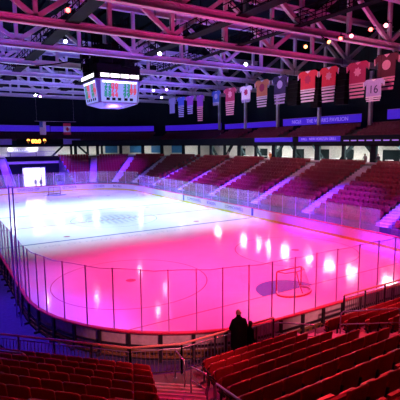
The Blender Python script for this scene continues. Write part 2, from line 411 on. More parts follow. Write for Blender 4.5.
# seat ------------------------------------------------------------------
def seat_meshes(m):
    # local: faces +y, origin on floor below the backrest
    def panel(w, h, t, z0, tilt, y0, bow):
        b = MB(); n = 5; out = []
        r = .07
        for (cx, cz, a0) in ((w / 2 - r, z0 + r, -PI / 2), (w / 2 - r, z0 + h - r, 0), (-w / 2 + r, z0 + h - r, PI / 2), (-w / 2 + r, z0 + r, PI)):
            for i in range(n): a = a0 + PI / 2 * i / (n - 1); out.append((cx + r * math.cos(a), cz + r * math.sin(a)))
        N = len(out)
        def pos(x, z, d, k):
            cxz = (x * k, (z - z0 - h / 2) * k + z0 + h / 2)
            yy = y0 + d + bow * (1 - (cxz[0] / (w / 2)) ** 2) + tilt * (cxz[1] - z0)
            return (cxz[0], yy, cxz[1])
        rings = [(-t / 2, .82), (-t / 2, .96), (-t / 4, 1), (t / 4, 1), (t / 2, .96), (t / 2, .82)]
        for d, k in rings: b.v += [pos(x, z, d, k) for x, z in out]
        for i in range(len(rings) - 1):
            for j in range(N): b.f.append((i * N + j, (i + 1) * N + j, (i + 1) * N + (j + 1) % N, i * N + (j + 1) % N)); b.m.append(0)
        b.f.append(tuple(range(N))); b.m.append(0); b.f.append(tuple(reversed(range(5 * N, 6 * N)))); b.m.append(0)
        return b
    back = panel(.52, .50, .05, .36, -.16, .06, -.035).mesh('backrest', m, True)
    pan = panel(.46, .36, .06, .32, .02, .16, .04).mesh('seat_pan', m, True)
    br = MB(); br.box((-.248, .05, .2), (.03, .06, .4)); br.box((-.248, .05, .4), (.03, .3, .05)); br.box((-.24, .0, .015), (.05, .2, .03))
    arm = MB(); arm.box((-.25, .12, .56), (.034, .32, .03)); arm.box((-.25, -.0, .48), (.028, .05, .15))
    return back, pan, br.mesh('bracket', M['bracket']), arm.mesh('armrest', M['bracket'])
def seat_proto(m):
    r = empty('arena_seat'); r['category'] = 'seat'
    for nm, me in zip(('backrest', 'seat_pan', 'bracket', 'armrest'), seat_meshes(m)):
        o = bpy.data.objects.new(nm, me); COL.objects.link(o); o.parent = r
    return r
SEATS = []     # (pos, rz, colour key, label, group)
PITCH = .54

# ------------------------------------------------------------------ near stands
Z0, RISE, TREAD = .90, .34, .85
D0, Y0 = -31.57, -33.9          # backrest lines of the front rows (corner block along the diagonal, end block)
NR = 10
# aisle between the two blocks: its two edges
def edge_l(s): return Vector((-11.05, -32.85)) + Vector((-.375, -.927)) * s
def edge_r(s): return Vector((-9.80, -33.5)) + Vector((-.405, -.914)) * s
# stand treads : each row a step slab (one mesh per block)
b = MB()
for k in range(NR + 2):
    d = D0 - TREAD * k; zt = Z0 + RISE * k
    # corner block: strip from d+.55 to d-.3 along the diagonal direction t=(1,-1)/sqrt2
    n = Vector((1, 1)) / R2; t = Vector((1, -1)) / R2
    f0, f1 = d + .57, d + .57 - TREAD - .001
    def cut(dd):
        # intersection with the left aisle edge
        e0 = edge_l(0); ev = Vector((-.375, -.927)); s = (dd - e0.dot(n)) / ev.dot(n); return (e0 + ev * s).dot(t)
    a0, a1 = cut(f0), cut(f1)
    L = -9.5
    pts = [n * f0 + t * L, n * f0 + t * a0, n * f1 + t * a1, n * f1 + t * L]
    b.prism([(p.x, p.y) for p in pts][::-1], lambda x, y: (x, y, -.05), lambda x, y, z=zt: (x, y, z))
struct('floor_corner_terrace', b, M['conc'])
b = MB()
X2A, X2B = -5.95, -4.55         # second aisle
for k in range(NR + 2):
    y0 = Y0 + .57 - TREAD * k; y1 = y0 - TREAD - .001; zt = Z0 + RISE * k
    def cutr(y): s = (y + 33.5) / -.914; return edge_r(s).x
    b.prism([(cutr(y1), y1), (X2A, y1), (X2A, y0), (cutr(y0), y0)], lambda x, y: (x, y, -.05), lambda x, y, z=zt: (x, y, z))
    b.prism([(X2B, y1), (14, y1), (14, y0), (X2B, y0)], lambda x, y: (x, y, -.05), lambda x, y, z=zt: (x, y, z))
struct('floor_end_terrace', b, M['conc'])
# front walkway, z=.9, following the rail
RAILD, RAILY = -31.0, -32.95
cx = -RAILY * 0 + 0
# corner of rail polyline: intersection bevelled
xc = RAILD * R2 - RAILY                 # x where the diagonal meets y=RAILY
PA = Vector((-18.0, RAILD * R2 + 18.0)); PB = Vector((xc - .62, RAILY + .62)); PC = Vector((xc + .85, RAILY))
b = MB()
n = Vector((1, 1)) / R2
def offs(dd, yy):
    x = dd * R2 - yy
    return Vector((-18, dd * R2 + 18)), Vector((x - .62, yy + .62)), Vector((x + .85, yy))
i0 = offs(RAILD + .08, RAILY + .08)
inner = [Vector((-18.5, -13.8 - 13.8 + 0)), ]
wk = [i0[0], i0[1], i0[2], Vector((X2A, RAILY + .08)), Vector((X2A, Y0 + .55)), edge_r(0), edge_r(.6), edge_l(.32), n * (D0 + .55) + Vector((1, -1)) / R2 * -9.5]
b.prism([(p.x, p.y) for p in reversed(wk)], lambda x, y: (x, y, -.05), lambda x, y: (x, y, Z0 - .004))
b.prism([(X2B, Y0 + .55), (14, Y0 + .55), (14, RAILY + .08), (X2B, RAILY + .08)], lambda x, y: (x, y, -.05), lambda x, y: (x, y, Z0 - .004))
struct('floor_front_walkway', b, M['concdark'])

# aisle steps --------------------------------------------------------------
r = empty('aisle_stairs', (-10.4, -33.2, 0)); tag(r, 'pink lit stairs between the two blocks of red seats', 'stairs')
ax = Vector((-.39, -.921))
def rel(o, p): return (p[0] - o.location.x, p[1] - o.location.y, p[2] - o.location.z)
ns = 22; going = .46
for k in range(ns):
    s0 = .6 + going * k; s1 = s0 + going; z = Z0 + RISE / 2 * (k + 1) * 1.0
    p = [edge_l(s0 - .28), edge_r(s0), edge_r(s1), edge_l(s1 - .28)]
    b = MB(); b.prism([(v.x, v.y) for v in reversed(p)], lambda x, y: rel(r, (x, y, -.05)), lambda x, y, z=z: rel(r, (x, y, z)))
    st = b.build('step', M['conc'], r)
    q = [edge_l(s0 - .28), edge_r(s0), edge_r(s0 + .07), edge_l(s0 - .21)]
    b = MB(); b.prism([(v.x, v.y) for v in reversed(q)], lambda x, y, z=z: rel(r, (x, y, z)), lambda x, y, z=z: rel(r, (x, y, z + .006)))
    b.build('nosing', M['stairedge'], st)
r = empty('aisle_stairs', (-5.25, -33.4, 0)); tag(r, 'narrow stairs hidden among red seats beside the upper handrails', 'stairs')
for k in range(-3, 21):
    y0 = Y0 + .57 - TREAD / 2 * k; z = Z0 + RISE / 2 * (k + 1)
    if z < .1: continue
    b = MB(); b.box(rel(r, ((X2A + X2B) / 2, y0 - TREAD / 4, z / 2 - .02)), (X2B - X2A - .01, TREAD / 2, z + .04 - .0)); st = b.build('step', M['conc'], r)
    b = MB(); b.box(rel(r, ((X2A + X2B) / 2, y0 - .1, z + .003)), (X2B - X2A - .05, .2, .008)); b.build('nosing', M['stairedge'], st)

# seats of the near blocks
used = {}
t = Vector((1, -1)) / R2; n = Vector((1, 1)) / R2
for k in range(NR):
    d = D0 - TREAD * k; z = Z0 + RISE * k
    e0 = edge_l(0); ev = Vector((-.375, -.927)); s = (d - e0.dot(n)) / ev.dot(n); a1 = (e0 + ev * s).dot(t) - .32
    for j in range(16):
        p = n * d + t * (a1 - PITCH * j)
        if inview((p.x, p.y, z + .8), 60):
            SEATS.append(((p.x, p.y, z), -PI / 4, 'seat', f'red folding seat, {ORD[j]} from the pink stairs, {ORD[k]} row of the angled corner block', 'red seats of the angled corner block'))
    y = Y0 - TREAD * k
    sr = (y + 33.5) / -.914; x0 = max(edge_r(sr).x, edge_r(sr - .3).x) + .34
    j = 0; x = x0
    while x < X2A - .2:
        if inview((x, y, z + .8), 60):
            SEATS.append(((x, y, z), 0, 'seat', f'red folding seat, {ORD[j]} from the pink stairs, {ORD[k]} row of the middle block', 'red seats between the two stairs'))
        x += PITCH; j += 1
    x = X2B + .34; j = 0
    while x < 9:
        if inview((x, y, z + .8), 60):
            SEATS.append(((x, y, z), 0, 'seat', f'red folding seat, {ORD[j]} beyond the upper handrails, {ORD[k]} row of the end block', 'red seats beyond the upper handrails'))
        x += PITCH; j += 1

# guard rail along the front walkway
def guard(name, label, pts, post_step=1.35, top=1.9, z0=Z0):
    r = empty(name, (pts[0].x, pts[0].y, z0)); tag(r, label, 'railing')
    def L(p, z): return (p.x - r.location.x, p.y - r.location.y, z - z0)
    b = MB(); b.tube([L(p, top) for p in pts], .035, 8); b.build('top_rail', M['toprail'], r, True)
    b = MB(); b.tube([L(p, z0 + .12) for p in pts], .02, 6); b.build('bottom_rail', M['bracket'], r, True)
    b = MB(); b.tube([L(p, top - .14) for p in pts], .02, 6); b.build('mid_rail', M['steel'], r, True)
    bal = MB()
    for p, q in zip(pts[:-1], pts[1:]):
        D = (q - p).length; m = max(1, round(D / post_step))
        for i in range(m + 1):
            v = p.lerp(q, i / m); pb = MB(); pb.box(L(v, (z0 + top) / 2), (.05, .05, top - z0 - .03)); pb.build('post', M['bracket'], r)
        m = int(D / .13)
        for i in range(m):
            v = p.lerp(q, (i + .5) / m); bal.box(L(v, (z0 + top) / 2), (.018, .018, top - z0 - .3))
    bal.build('balusters', M['steel'], r)
    return r
M['toprail'] = mat('painted_top_rail', (.66, .30, .22), .4)
guard('guard_railing', 'barred railing with orange top edge in front of the corner seats', [PA, PB, PC, Vector((-6.25, RAILY))])
guard('guard_railing', 'barred railing resuming by the boards beyond the upper handrails', [Vector((-2.5, RAILY)), Vector((8, RAILY))], top=1.98)

def hoop(label, p, q, zf0, zf1, h=.95, mid=True, group=None):
    """handrail hoop between floor points p and q"""
    r = empty('handrail', (p[0], p[1], zf0)); tag(r, label, 'handrail', group)
    p3, q3 = Vector((0, 0, 0)), Vector((q[0] - p[0], q[1] - p[1], zf1 - zf0)); u = Vector((0, 0, 1)); d = (q3 - p3)
    b = MB(); a0 = u * (h - .16); rr_ = d * min(.12, .1 / d.length)
    b.tube([p3, p3 + u * (h - .16), p3 + u * (h - .05) + rr_ * .35, p3 + u * h + rr_ * 1.2, q3 + u * h - rr_ * 1.2, q3 + u * (h - .05) - rr_ * .35, q3 + u * (h - .16), q3], .024, 8)
    b.build('rail', M['steel'], r, True)
    if mid:
        b = MB(); b.tube([p3 + u * h * .55, q3 + u * h * .55], .018, 6); b.build('mid_rail', M['steel'], r, True)
    for o in (p3, q3):
        b = MB(); b.tube([o, o + u * .015], .06, 10); b.build('floor_flange', M['steel'], r)
    return r
def za(y): return Z0 + RISE / TREAD * (Y0 + .4 - y)
def zs(y): return Z0 + .37 * ((-33.5 - y) / .914 - .6) + .13
hoop('lowest steel handrail hoop on the pink stairs', (-10.33, -33.05), (-10.58, -34.1), Z0, zs(-34.1), h=.95, mid=False)
hoop('middle steel handrail hoop on the pink stairs', (-10.72, -34.7), (-11.12, -36.15), zs(-34.7), zs(-36.15), h=.86)
hoop('upper steel handrail on the pink stairs nearest the viewer', (-11.42, -36.95), (-12.05, -38.8), zs(-36.95), zs(-38.8), h=.82)
hoop('short steel handrail hoop near the standing man, below the seat stairs', (-5.78, -32.5), (-5.78, -34.5), .5, 1.15, h=.94)
hoop('long steel handrail hoop on the stairs among red seats', (-4.72, -34.65), (-4.75, -36.85), za(-34.65), za(-36.85), h=1.0)
hoop('low steel rail end by the blue walkway at the corner seats', (-15.3, -29.6), (-14.25, -30.65), Z0 + .1, Z0 + .1, h=.75, mid=False)

# ------------------------------------------------------------------ side and far stands (one bowl around the rink)
SZ0, SS, SR, ST = 1.0, .457, .388, .85      # height of the lowest tread at offset 1.4 m, slope, rise, tread
RIN, NROW = 1.5, 12
def bowl_path(step_s, n_arc=18):
    """side straight -> corner -> far straight, offset outward"""
    out = []
    for y in [-31 + (E - RC + 31) * i / 54 for i in range(55)]: out.append(((W, y), (1, 0)))
    for i in range(1, n_arc + 1):
        a = PI / 2 * i / n_arc; out.append(((W - RC + RC * math.cos(a), E - RC + RC * math.sin(a)), (math.cos(a), math.sin(a))))
    out.append(((5.0, E), (0, 1)))
    return out
AISLE_Y = [-22.3, -13.8, -5.6, 3.5, 12.1, 21.0]
AISLE_A = [math.radians(24), math.radians(47), math.radians(70)]
BP = bowl_path(1)
BP2 = [((-5.0, E), (0, 1)), ((-14.0, E), (0, 1))]
b = MB()
for k in range(NROW + 1):
    s0 = RIN + ST * k; z = SZ0 + SR * k
    if k == NROW: s1, z = s0 + 1.0, SZ0 + SR * k
    else: s1 = s0 + ST
    for path in (BP, BP2): b.sweep(path, [(s0, -.05), (s1 + .002, -.05), (s1 + .002, z), (s0, z)])
struct('floor_lower_bowl', b, M['concdark'])
TOPS = RIN + ST * NROW; TOPZ = SZ0 + SR * NROW
# front kerb wall of the bowl
b = MB()
for path in (BP, BP2): b.sweep(path, [(RIN - .12, 0), (RIN - .002, 0), (RIN - .002, SZ0 + .25), (RIN - .12, SZ0 + .25)])
struct('wall_bowl_front', b, M['concdark'])

def aisle(p0, nrm, label, width=1.2):
    p0 = Vector(p0); nv = Vector(nrm); r = empty('aisle_stairs', (p0.x + nv.x * RIN, p0.y + nv.y * RIN, 0), math.atan2(nv.y, nv.x)); tag(r, label, 'stairs', None)
    for k in range(NROW * 2 - 1):
        s = ST / 2 * k; z = SZ0 + SR / 2 * (k + 1) + .02
        mb = MB(); mb.box((s + ST / 4, 0, z - SR / 2), (ST / 2, width, SR)); st = mb.build('step', M['nosing'], r)
    return r
side_names = ['pale stairs of the side stand closest to the near corner', 'pale stairs of the side stand facing the near goal', 'pale stairs of the side stand level with the near blue line',
              'pale stairs of the side stand level with centre ice', 'pale stairs of the side stand past centre ice', 'pale stairs of the side stand just before the far corner']
for y, nm in zip(AISLE_Y, side_names): aisle((W, y), (1, 0), nm)
for a, nm in zip(AISLE_A, ['violet stairs in the far corner nearest the side stand', 'violet stairs in the middle of the far corner', 'violet stairs climbing straight up from the far end boards']):
    aisle((W - RC + RC * math.cos(a), E - RC + RC * math.sin(a)), (math.cos(a), math.sin(a)), nm)
aisle((5.7, E), (0, 1), 'violet stairs beside the bright tunnel, nearer the far corner')
aisle((-5.72, E), (0, 1), 'violet stairs beside the bright tunnel at the picture edge')

SECT = ['section before the near corner', 'section facing the near goal', 'section facing the near circle', 'section at the near blue line', 'section at centre ice', 'section past centre ice', 'section at the far corner']
ci = 0
for k in range(NROW):
    s = RIN + ST * k + .28; z = SZ0 + SR * k
    # side straight
    cuts = [-31] + AISLE_Y + [E - RC]
    for si, (ya, yb) in enumerate(zip(cuts[:-1], cuts[1:])):
        y = ya + (.6 if si else 0) + .3; j = 0
        while y < yb - .85:
            SEATS.append(((W + s + .3, y, z), PI / 2, 'seatside', f'maroon seat, {ORD[j]} from stairs, {ORD[k]} row up, {SECT[si]}' if j < 30 else '', 'maroon seats of the side stand'))
            y += PITCH; j += 1
    Rr = RC + s + .3
    a = .01 + .3 / Rr
    while a < PI / 2:
        if all(abs(a - q) * Rr > .85 for q in AISLE_A):
            SEATS.append(((W - RC + Rr * math.cos(a), E - RC + Rr * math.sin(a), z), a + PI / 2, 'seatside', f'maroon far corner seat {k}', 'x'))
        a += PITCH / Rr
    x = -13
    while x < W - RC - .1:
        if abs(x + 5.72) > .9 and not (-6 < x < 6.5):
            SEATS.append(((x, E + s + .3, z), PI, 'seatside', '', 'x'))
        x += PITCH

# ---- choose individuals: the 300 nearest in view
SEATS = [q for q in SEATS if inview(Vector(q[0]) + Vector((0, 0, .7)), 60)]
SEATS.sort(key=lambda q: (Vector(q[0]) - CP).length)
SEEN = [q for q in SEATS if inview(Vector(q[0]) + Vector((0, 0, .7)), 5)]
IND = SEEN[:300]; keep = {id(q) for q in IND}
BULK = [q for q in SEATS if id(q) not in keep]
protos = {}
for pos, rz, key, label, grp in IND:
    if key not in protos:
        o = seat_proto(M[key]); protos[key] = o
        o.location = pos; o.rotation_euler = (0, 0, rz); o['label'] = label; o['group'] = grp
    else: dup(protos[key], pos, rz, label, grp)
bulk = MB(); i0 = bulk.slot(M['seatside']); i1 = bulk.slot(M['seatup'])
def bulk_seat(pos, rz, mi):
    T = Matrix.Rotation(rz, 3, 'Z'); p = Vector(pos)
    for c, d, tl in (((0, .02, .6), (.48, .06, .46), .16), ((0, .22, .52), (.44, .07, .36), -.05)):
        Rm = T @ Matrix.Rotation(tl, 3, 'X')
        bulk.box(p + T @ Vector(c), d, M=Rm, mi=mi)
for pos, rz, key, label, grp in BULK: bulk_seat(pos, rz, i0)

# ------------------------------------------------------------------ tunnel cut in the far stand
b = MB(); TB = E + 12.0
for x in (-4.95, 4.95): b.prism([(E + RIN, 0), (TB, 0), (TB, TOPZ + .2), (E + RIN, SZ0 + .5)], lambda y, z, x=x: (x - .1, y, z), lambda y, z, x=x: (x + .1, y, z))
struct('wall_tunnel_side', b, M['purplepaint'])
b = MB(); ox0, ox1, oz = -2.0, 2.25, 3.75
b.box(((-4.85 + ox0) / 2, TB, TOPZ / 2), (ox0 + 4.85, .2, TOPZ)); b.box(((4.85 + ox1) / 2, TB, TOPZ / 2), (4.85 - ox1, .2, TOPZ)); b.box(((ox0 + ox1) / 2, TB, (oz + TOPZ) / 2), (ox1 - ox0, .2, TOPZ - oz))
struct('wall_tunnel_back', b, M['darkwall'])
b = MB(); b.box((0, TB - .45, TOPZ - .25), (9.9, .7, .9)); struct('trim_tunnel_header', b, M['black'])
b = MB(); b.box((0, E + 7, -.05), (10, 12.6, .1)); struct('floor_tunnel', b, M['rubber'])
b = MB(); b.box((-.45, TB + 4, 1.9), (6.5, .1, 4.2)); b.box((-3.6, TB + 2, 1.9), (.1, 4, 4.2)); b.box((2.7, TB + 2, 1.9), (.1, 4, 4.2)); b.box((-.45, TB + 2, -.05), (6.5, 4, .1)); b.box((-.45, TB + 2, 4.0), (6.5, 4, .1))
struct('wall_lit_passage', b, M['doorlight'])
b = MB(); b.box((ox0 + .12, TB - .12, oz / 2), (.18, .12, oz)); b.box((ox1 - .12, TB - .12, oz / 2), (.18, .12, oz)); b.box((1.3, TB - .12, oz / 2), (.16, .14, oz)); b.box(((ox0 + ox1) / 2, TB - .12, oz - .08), (ox1 - ox0, .12, .16))
struct('trim_tunnel_door', b, M['purplepaint'])
r = empty('glass_booth', (3.9, E + 8, 0)); tag(r, 'small violet glazed booth beside the bright tunnel mouth', 'booth')
b = MB(); b.box((0, 0, .5), (1.3, 1.2, 1.0)); b.build('base', M['purplepaint'], r)
b = MB()
for x in (-.62, .62):
    for y in (-.57, .57): b.box((x, y, 1.7), (.07, .07, 1.4))
b.box((0, 0, 2.44), (1.36, 1.26, .1)); b.build('frame', M['purplepaint'], r)
b = MB(); b.box((0, -.57, 1.7), (1.17, .02, 1.36)); b.build('glazing', M['glass'], r)

# ------------------------------------------------------------------ concourse behind the bowl
CF = TOPZ - .02                        # ledge top about 5.65
def ring(name, prof, m, kind=True, paths=None):
    mb = MB()
    for path in (paths or (CB,)): mb.sweep(path, prof)
    return struct(name, mb, m)
CB = bowl_path(1)[:-1] + [((5.0, E), (0, 1)), ((-14, E), (0, 1))]
so = TOPS
ring('wall_concourse_ledge', [(so, CF - 1.2), (so + .25, CF - 1.2), (so + .25, CF + .22), (so, CF + .22)], M['nosing'])
ring('floor_concourse', [(so + .25, CF - .9), (so + 9.5, CF - .9), (so + 9.5, CF - .55), (so + .25, CF - .55)], M['conc'])
ring('wall_concourse_back', [(so + 5.4, CF - .6), (so + 5.6, CF - .6), (so + 5.6, 8.4), (so + 5.4, 8.4)], M['white'])
# upper deck slab, fascia, rows
US = so + .3; UZ = 7.75
ring('ceiling_concourse', [(US, UZ), (US + 7.5, UZ), (US + 7.5, UZ + .15), (US, UZ + .15)], M['concdark'])
ring('wall_upper_front', [(US - .1, UZ - .02), (US + .1, UZ - .02), (US + .1, 8.85), (US - .1, 8.85)], M['darkwall'])
ring('trim_upper_edge', [(US - .14, UZ - .1), (US + .0, UZ - .1), (US + .0, UZ + .06), (US - .14, UZ + .06)], M['black'])
b = MB()
for k in range(5): b.sweep(CB, [(US + .3 + .85 * k, UZ + .15), (US + 1.152 + .85 * k, UZ + .15), (US + 1.152 + .85 * k, 8.2 + .36 * k), (US + .3 + .85 * k, 8.2 + .36 * k)])
struct('floor_upper_deck', b, M['concdark'])
BANDS = US + 4.8
ring('wall_upper_back', [(US + 8.0, UZ), (US + 8.2, UZ), (US + 8.2, 21.5), (US + 8.0, 21.5)], M['darkwall'])
def pt_on(kind, u, s):
    if kind == 'side': return Vector((W + s, u)), Vector((1, 0)), Vector((0, 1))
    if kind == 'far': return Vector((u, E + s)), Vector((0, 1)), Vector((-1, 0))
# seats of the upper deck (bulk)
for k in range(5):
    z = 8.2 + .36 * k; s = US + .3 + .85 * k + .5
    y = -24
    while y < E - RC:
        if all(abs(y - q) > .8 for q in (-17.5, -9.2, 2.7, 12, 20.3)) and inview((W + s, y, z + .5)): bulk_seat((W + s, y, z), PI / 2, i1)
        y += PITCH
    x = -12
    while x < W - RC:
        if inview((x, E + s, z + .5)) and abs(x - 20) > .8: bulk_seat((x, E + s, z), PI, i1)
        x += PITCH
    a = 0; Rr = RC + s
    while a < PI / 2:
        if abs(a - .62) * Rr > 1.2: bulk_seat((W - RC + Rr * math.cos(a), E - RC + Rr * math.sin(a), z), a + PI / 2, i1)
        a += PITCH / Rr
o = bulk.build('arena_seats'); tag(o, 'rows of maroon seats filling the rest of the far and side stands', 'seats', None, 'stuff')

# fascia banners
def side_panel(y0, y1, s, z0, z1, label, txt=None, nm='fascia_sign', m='panel', tilt=0):
    c = Vector((W + s, (y0 + y1) / 2, (z0 + z1) / 2)); r = empty(nm, (c.x, c.y, z0)); tag(r, label, 'sign')
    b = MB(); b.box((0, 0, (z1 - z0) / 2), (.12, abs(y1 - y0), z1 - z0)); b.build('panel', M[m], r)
    b = MB(); b.box((0, 0, z1 - z0 + .03), (.18, abs(y1 - y0), .06)); b.build('top_edge', M['purplepaint'], r)
    if txt: text(txt, (z1 - z0) * .72, frame_mtx((-.075, 0, (z1 - z0) / 2), (0, -1, 0), (0, 0, 1)), M['glowtext'], r, .01)
    return r
def far_panel(x0, x1, s, z0, z1, label, txt=None, nm='fascia_sign', m='panel'):
    r = empty(nm, ((x0 + x1) / 2, E + s, z0)); tag(r, label, 'sign')
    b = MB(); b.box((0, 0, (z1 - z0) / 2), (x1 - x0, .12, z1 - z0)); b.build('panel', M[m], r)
    b = MB(); b.box((0, 0, z1 - z0 + .03), (x1 - x0, .18, .06)); b.build('top_edge', M['purplepaint'], r)
    if txt: text(txt, (z1 - z0) * .72, frame_mtx((0, -.075, (z1 - z0) / 2), (1, 0, 0), (0, 0, 1)), M['glowtext'], r, .01)
    return r
BS = BANDS + .3
side_panel(-30, -11.6, BS, 10.75, 11.85, 'violet sign with added glow behind upper seats closest to the viewer', 'FITZ JACK      FITZ JACK')
side_panel(-7.9, 6.4, BS, 10.6, 11.6, 'violet sign with added glow and long lettering behind the upper seats', 'NICLE     THE WORKS PAVILION')
side_panel(8.0, 22.0, BS, 10.6, 11.45, 'violet sign with added glow behind upper seats towards the far corner')
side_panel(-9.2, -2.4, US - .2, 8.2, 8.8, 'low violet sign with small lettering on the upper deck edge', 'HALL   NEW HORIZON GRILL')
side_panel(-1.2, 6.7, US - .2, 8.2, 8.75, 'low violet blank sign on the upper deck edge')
for i in range(9):
    pass
far_panel(-14, 4.6, BS, 10.7, 11.9, 'long violet band with added glow across the far upper deck')
for y0, y1, kk in ((.0, .55, 0), (.62, 1.0, 1)):
    a0, a1 = (PI / 2 * (1 - y1), PI / 2 * (1 - y0))
    path = [((W - RC + RC * math.cos(a0 + (a1 - a0) * i / 8), E - RC + RC * math.sin(a0 + (a1 - a0) * i / 8)), (math.cos(a0 + (a1 - a0) * i / 8), math.sin(a0 + (a1 - a0) * i / 8))) for i in range(9)]
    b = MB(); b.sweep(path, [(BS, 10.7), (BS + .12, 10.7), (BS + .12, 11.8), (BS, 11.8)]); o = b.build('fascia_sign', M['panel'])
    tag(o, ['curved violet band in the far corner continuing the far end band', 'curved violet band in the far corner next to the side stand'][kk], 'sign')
# white edge marks along the upper deck lip
b = MB()
y = -30
while y < -9.6:
    b.box((W + US - .16, y, 8.28), (.03, .75, .13)); y += 1.05
o = b.build('edge_marking', M['glowtext']); tag(o, 'row of pale lettered dashes on the upper deck edge', 'marking')
for x, lab in ((13.4, 'small lit sign on the far upper deck, under the far corner band'), (9.6, 'small lit sign on the far upper deck, nearer the hanging scoreboard')):
    pass
# columns
for i, y in enumerate((-17.6, -9.4, -1.1, 7.4, 15.6, 23.5)):
    b = MB(); b.box((W + so + 5.15, y, 12.0), (.38, .38, 9.2)); o = struct('column', b, M['truss'])
# concourse columns and raker struts
for i, y in enumerate([-21.5 + 4.15 * k for k in range(12)]):
    b = MB(); b.box((W + so + 1.0, y, 6.6), (.3, .45 if i % 2 else .8, 2.4)); struct('column', b, M['darkwall'])
for i, y in enumerate([-20.5 + 4.15 * k for k in range(11)]):
    b = MB(); b.bar((W + so + 2.4, y + (1.1 if i % 3 else -1.2), 7.8), (W + so + 2.4, y - (1.3 if i % 3 else -1.2), 5.2), .3, .38); o = struct('beam', b, M['darkwall'])
for i, x in enumerate((-11, -8, 7.6, 11, 14)):
    b = MB(); b.box((x, E + so + 1.0, 6.6), (.4, .3, 2.4)); struct('column', b, M['darkwall'])
for a in (15, 30, 42, 55, 68, 80):
    a = math.radians(a); Rr = RC + so + 1; b = MB(); b.box((W - RC + Rr * math.cos(a), E - RC + Rr * math.sin(a), 6.6), (.3, .6, 2.4), a); struct('column', b, M['darkwall'])
for x0, x1 in ((6.2, 3.6), (9.4, 12.0)):
    b = MB(); b.bar((x0, E + so + 2.2, 7.7), (x1, E + so + 2.2, 5.3), .25, .35); struct('beam', b, M['darkwall'])
# blue windows in the far corner wall of the concourse
for i, a in enumerate((62, 50, 39, 28)):
    a = math.radians(a); Rr = RC + so + 5.36; b = MB(); b.box((W - RC + Rr * math.cos(a), E - RC + Rr * math.sin(a), 6.9), (.08, 2.6, 1.5), a)
    o = struct(f'window_{i + 1}', b, M['bluewin'] if 'bluewin' in M else M.setdefault('bluewin', mat('blue_window', (.05, .22, .5), .2)))
for i, y in enumerate((-23.0, -16.6, -12.4, -6.3, -2.0, 3.0, 7.2, 10.9, 17.0)):
    b = MB(); b.box((W + so + 5.36, y, CF + .45), (.08, 1.3 + .5 * (i % 3), 2.1)); struct(f'door_{i + 1}', b, M['darkwall'])
# lit walls: concourse tubes
tubes = 0
for i, y in enumerate([19.0, 11.5, 8.0, 4.8, 1.6, -3.3, -6.7, -10.2, -15.4, -20, -25]):
    r = empty('ceiling_lamp', (W + so + 1.75, y, UZ)); tag(r, f'fluorescent lamp under the upper deck, {ORD[i]} from the far corner', 'lamp', 'fluorescent lamps above the side concourse')
    b = MB(); b.box((0, 0, -.03), (.45, 1.6, .06)); b.build('housing', M['board'], r)
    b = MB(); b.box((0, 0, -.08), (.35, 1.5, .05)); b.build('tube', M['tubewhite'], r)
for i, x in enumerate((-9, -4, 0.5, 5, 9)):
    r = empty('ceiling_lamp', (x, E + so + 2.2, UZ)); tag(r, f'fluorescent lamp above the far concourse, {ORD[i]} from the picture edge', 'lamp', 'fluorescent lamps above the far concourse')
    b = MB(); b.box((0, 0, -.03), (1.3, .3, .06)); b.build('housing', M['board'], r)
    b = MB(); b.box((0, 0, -.08), (1.2, .2, .05)); b.build('tube', M['tubewhite'], r)
for i, a in enumerate((20, 45, 70)):
    a = math.radians(a); Rr = RC + so + 2.6
    r = empty('ceiling_lamp', (W - RC + Rr * math.cos(a), E - RC + Rr * math.sin(a), UZ), a); tag(r, f'fluorescent lamp above the corner concourse, {ORD[i]} from the side stand', 'lamp', 'fluorescent lamps above the corner concourse')
    b = MB(); b.box((0, 0, -.03), (.3, 1.3, .06)); b.build('housing', M['board'], r)
    b = MB(); b.box((0, 0, -.08), (.2, 1.2, .05)); b.build('tube', M['tubewhite'], r)
# concourse furniture
def table(loc, label):
    r = empty('bar_table', loc); tag(r, label, 'table', 'tables on the side concourse')
    b = MB(); b.tube([(0, 0, 1.02), (0, 0, 1.06)], .45, 16); b.build('tabletop', M['board'], r)
    b = MB(); b.tube([(0, 0, .02), (0, 0, 1.03)], .04, 8); b.build('stem', M['steel'], r)
    b = MB(); b.tube([(0, 0, 0), (0, 0, .03)], .28, 14); b.build('base', M['steel'], r)
def stool(loc, label):
    r = empty('bar_stool', loc); tag(r, label, 'stool', 'stools on the side concourse')
    b = MB(); b.tube([(0, 0, .74), (0, 0, .80)], .19, 12); b.build('seat', M['board'], r)
    for i in range(4):
        a = PI / 4 + i * PI / 2; b = MB(); b.bar((.12 * math.cos(a), .12 * math.sin(a), .75), (.24 * math.cos(a), .24 * math.sin(a), 0), .03, .03); b.build('leg', M['steel'], r)
    b = MB(); b.box((.2, 0, .98), (.03, .34, .3)); b.build('backrest', M['board'], r)
for i, y in enumerate((-18.2, -15.2, -10.9, -7.9, -4.0, 1.2, 5.6, 9.9)):
    table((W + so + .95, y, CF - .55), f'white bar table behind the ledge, {ORD[i]} from the near corner')
    stool((W + so + 1.5, y - .9, CF - .55), f'white bar stool behind the ledge, {ORD[i]} from the near corner')

